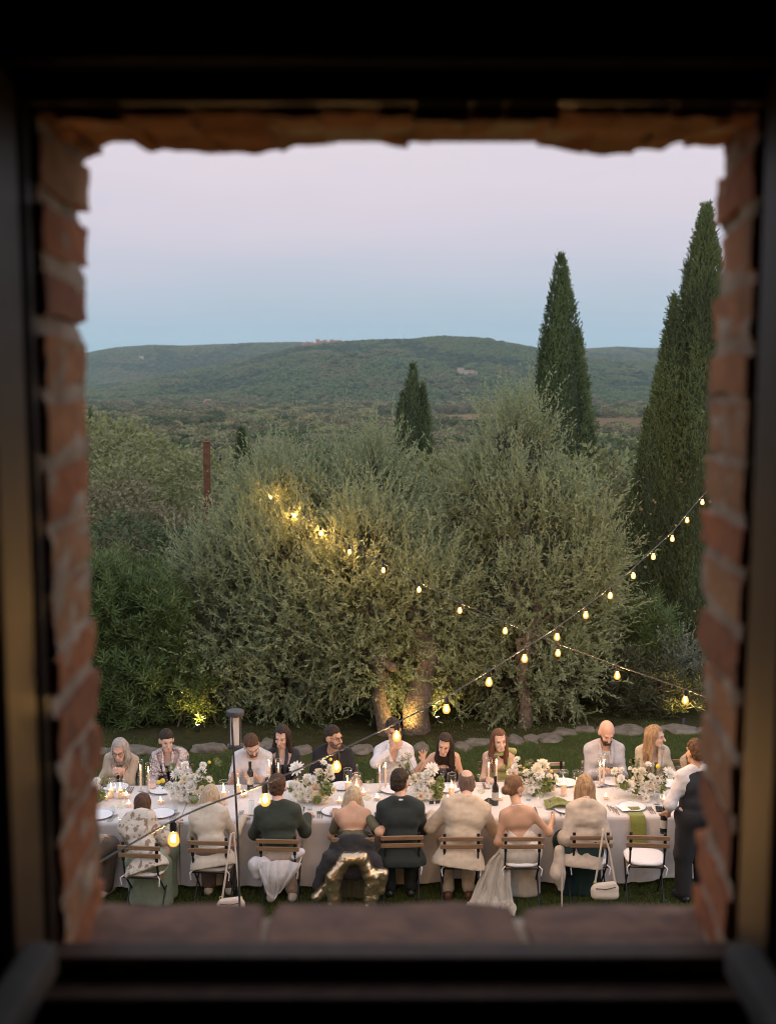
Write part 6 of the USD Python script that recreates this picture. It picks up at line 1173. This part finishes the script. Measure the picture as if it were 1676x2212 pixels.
c = NEARC[7]; bag('cream leather shoulder bag hanging by its strap from the chair of the long haired blonde', c + [.13, -.10, .17], 1, 'leather_cream', [[(-.10, 0, .17), (-.07, -.01, .4), (-.03, .0, .71), (-.03, .05, .715), (.04, .04, .5), (.10, 0, .17)]])
c = NEARC[1]; bag('beige bag low on the grass hanging from the chair of the cream blazer', c + [.21, -.12, .08], 1, 'leather_cream', [[(-.09, 0, .14), (-.05, .0, .4), (.0, .08, .80), (.02, .12, .80), (.05, .08, .5), (.09, 0, .15)]])
# ---------------------------------------------------------------- far houses and the mast
M('far_plaster', (.25, .185, .125), .9, (.20, .15, .105), .3); M('far_pale', (.30, .27, .23), .9); M('far_roof', (.26, .13, .08), .95, (.20, .10, .065), .8); M('far_window', (.05, .05, .055), .4)
def hill_point(px, py, d): x = (px - 838) / F * d; return np.array([x, d, float(hill_z(np.array([px]), np.array([d]))[0])])
def farm(name, label, px, d, w, h, dep, rz, wall='far_plaster', group=None, lift=1.):
    p = hill_point(px, 0, d); t = thing(name, label, 'house', p + [0, 0, lift], rz, group); rf = h * .32 + .8
    part(t, 'walls', MB().box((-w / 2, -dep / 2, -6), (w / 2, dep / 2, h)).get(), wall)
    v = np.array([(-w / 2 - .4, -dep / 2 - .5, h - .1), (w / 2 + .4, -dep / 2 - .5, h - .1), (w / 2 + .4, dep / 2 + .5, h - .1), (-w / 2 - .4, dep / 2 + .5, h - .1), (-w / 2 - .4, 0, h + rf), (w / 2 + .4, 0, h + rf)])
    part(t, 'roof', (v, np.array([[0, 1, 5], [0, 5, 4], [2, 3, 4], [2, 4, 5], [0, 4, 3], [1, 2, 5], [0, 3, 2], [0, 2, 1]])), 'far_roof')
    n = max(2, int(w / 4))
    for i in range(n):
        for z in ([h * .3, h * .68] if h > 6 else [h * .5]): x = -w / 2 + w * (i + .5) / n; part(t, 'window', MB().box((x - .55, -dep / 2 - .03, z - .7), (x + .55, -dep / 2 + .1, z + .7)).get(), 'far_window')
R = rng(400)
vil = [(658, 3395, 13, 9, -8), (666, 3420, 10, 12, 10), (674, 3400, 14, 10, 5), (681, 3380, 18, 8, -4), (688, 3415, 11, 15, 0), (695, 3390, 16, 10, 12), (703, 3405, 12, 11, -10), (710, 3380, 15, 8, 4), (718, 3400, 11, 10, 8), (726, 3395, 17, 8, -6), (735, 3410, 13, 7, 5)]
wh = ['left end of', 'second from left in', 'third from left in', 'left of centre low in', 'the tower house of', 'in the centre of', 'right of centre in', 'low right of centre in', 'third from right in', 'second from right in', 'right end of']
for (px, d, w, h, rz), l in zip(vil, wh): farm('village_house', f'tan stone house, {l} the hilltop village'.replace('house, the tower house of', 'tower house of'), px, d, w, h, R.uniform(8, 12), rz, group='houses of the hilltop village', lift=4)
farm('farmhouse', 'pink farmhouse with hipped roof on the valley edge left of the second cypress', 1061, 2080, 17, 7, 10, 14, 'far_plaster', lift=1); farm('farmhouse', 'orange plastered farmhouse at the foot of the hills on the left', 452, 2110, 13, 7, 9, -10, lift=2); farm('farmhouse', 'low pale barn beside the orange farmhouse at the foot of the hills', 438, 2100, 12, 4.5, 8, 8, 'far_pale', lift=2)
farm('farmhouse', 'tiny gabled house among trees near the left jamb', 268, 2060, 9, 7, 8, 60, 'far_pale', lift=2)
for i, (px, d, w, h, l) in enumerate([(994, 2560, 15, 8, 'largest white house of the group halfway up the hill'), (1007, 2545, 10, 6, 'middle white house of the group halfway up the hill'), (1018, 2555, 9, 6, 'small white house of the group halfway up the hill'), (1026, 2540, 7, 5, 'rightmost hut of the white group halfway up the hill')]): farm('hill_house', l, px, d, w, h, 9, (-12, 8, 20, -5)[i], 'far_pale', lift=7)
farm('hill_house', 'lone pale house on the dark left ridge', 310, 4750, 18, 8, 10, 5, 'far_pale', lift=8)
p = hill_point(871, 0, 3330); t = thing('radio_mast', 'thin red and white radio mast on the hill crest', 'mast', p)
for i in range(6): part(t, 'section', tube([(0, 0, 4 + i * 3.6), (0, 0, 7.6 + i * 3.6)], .55 - .05 * i, 6), ('far_pale', 'far_roof')[i % 2])
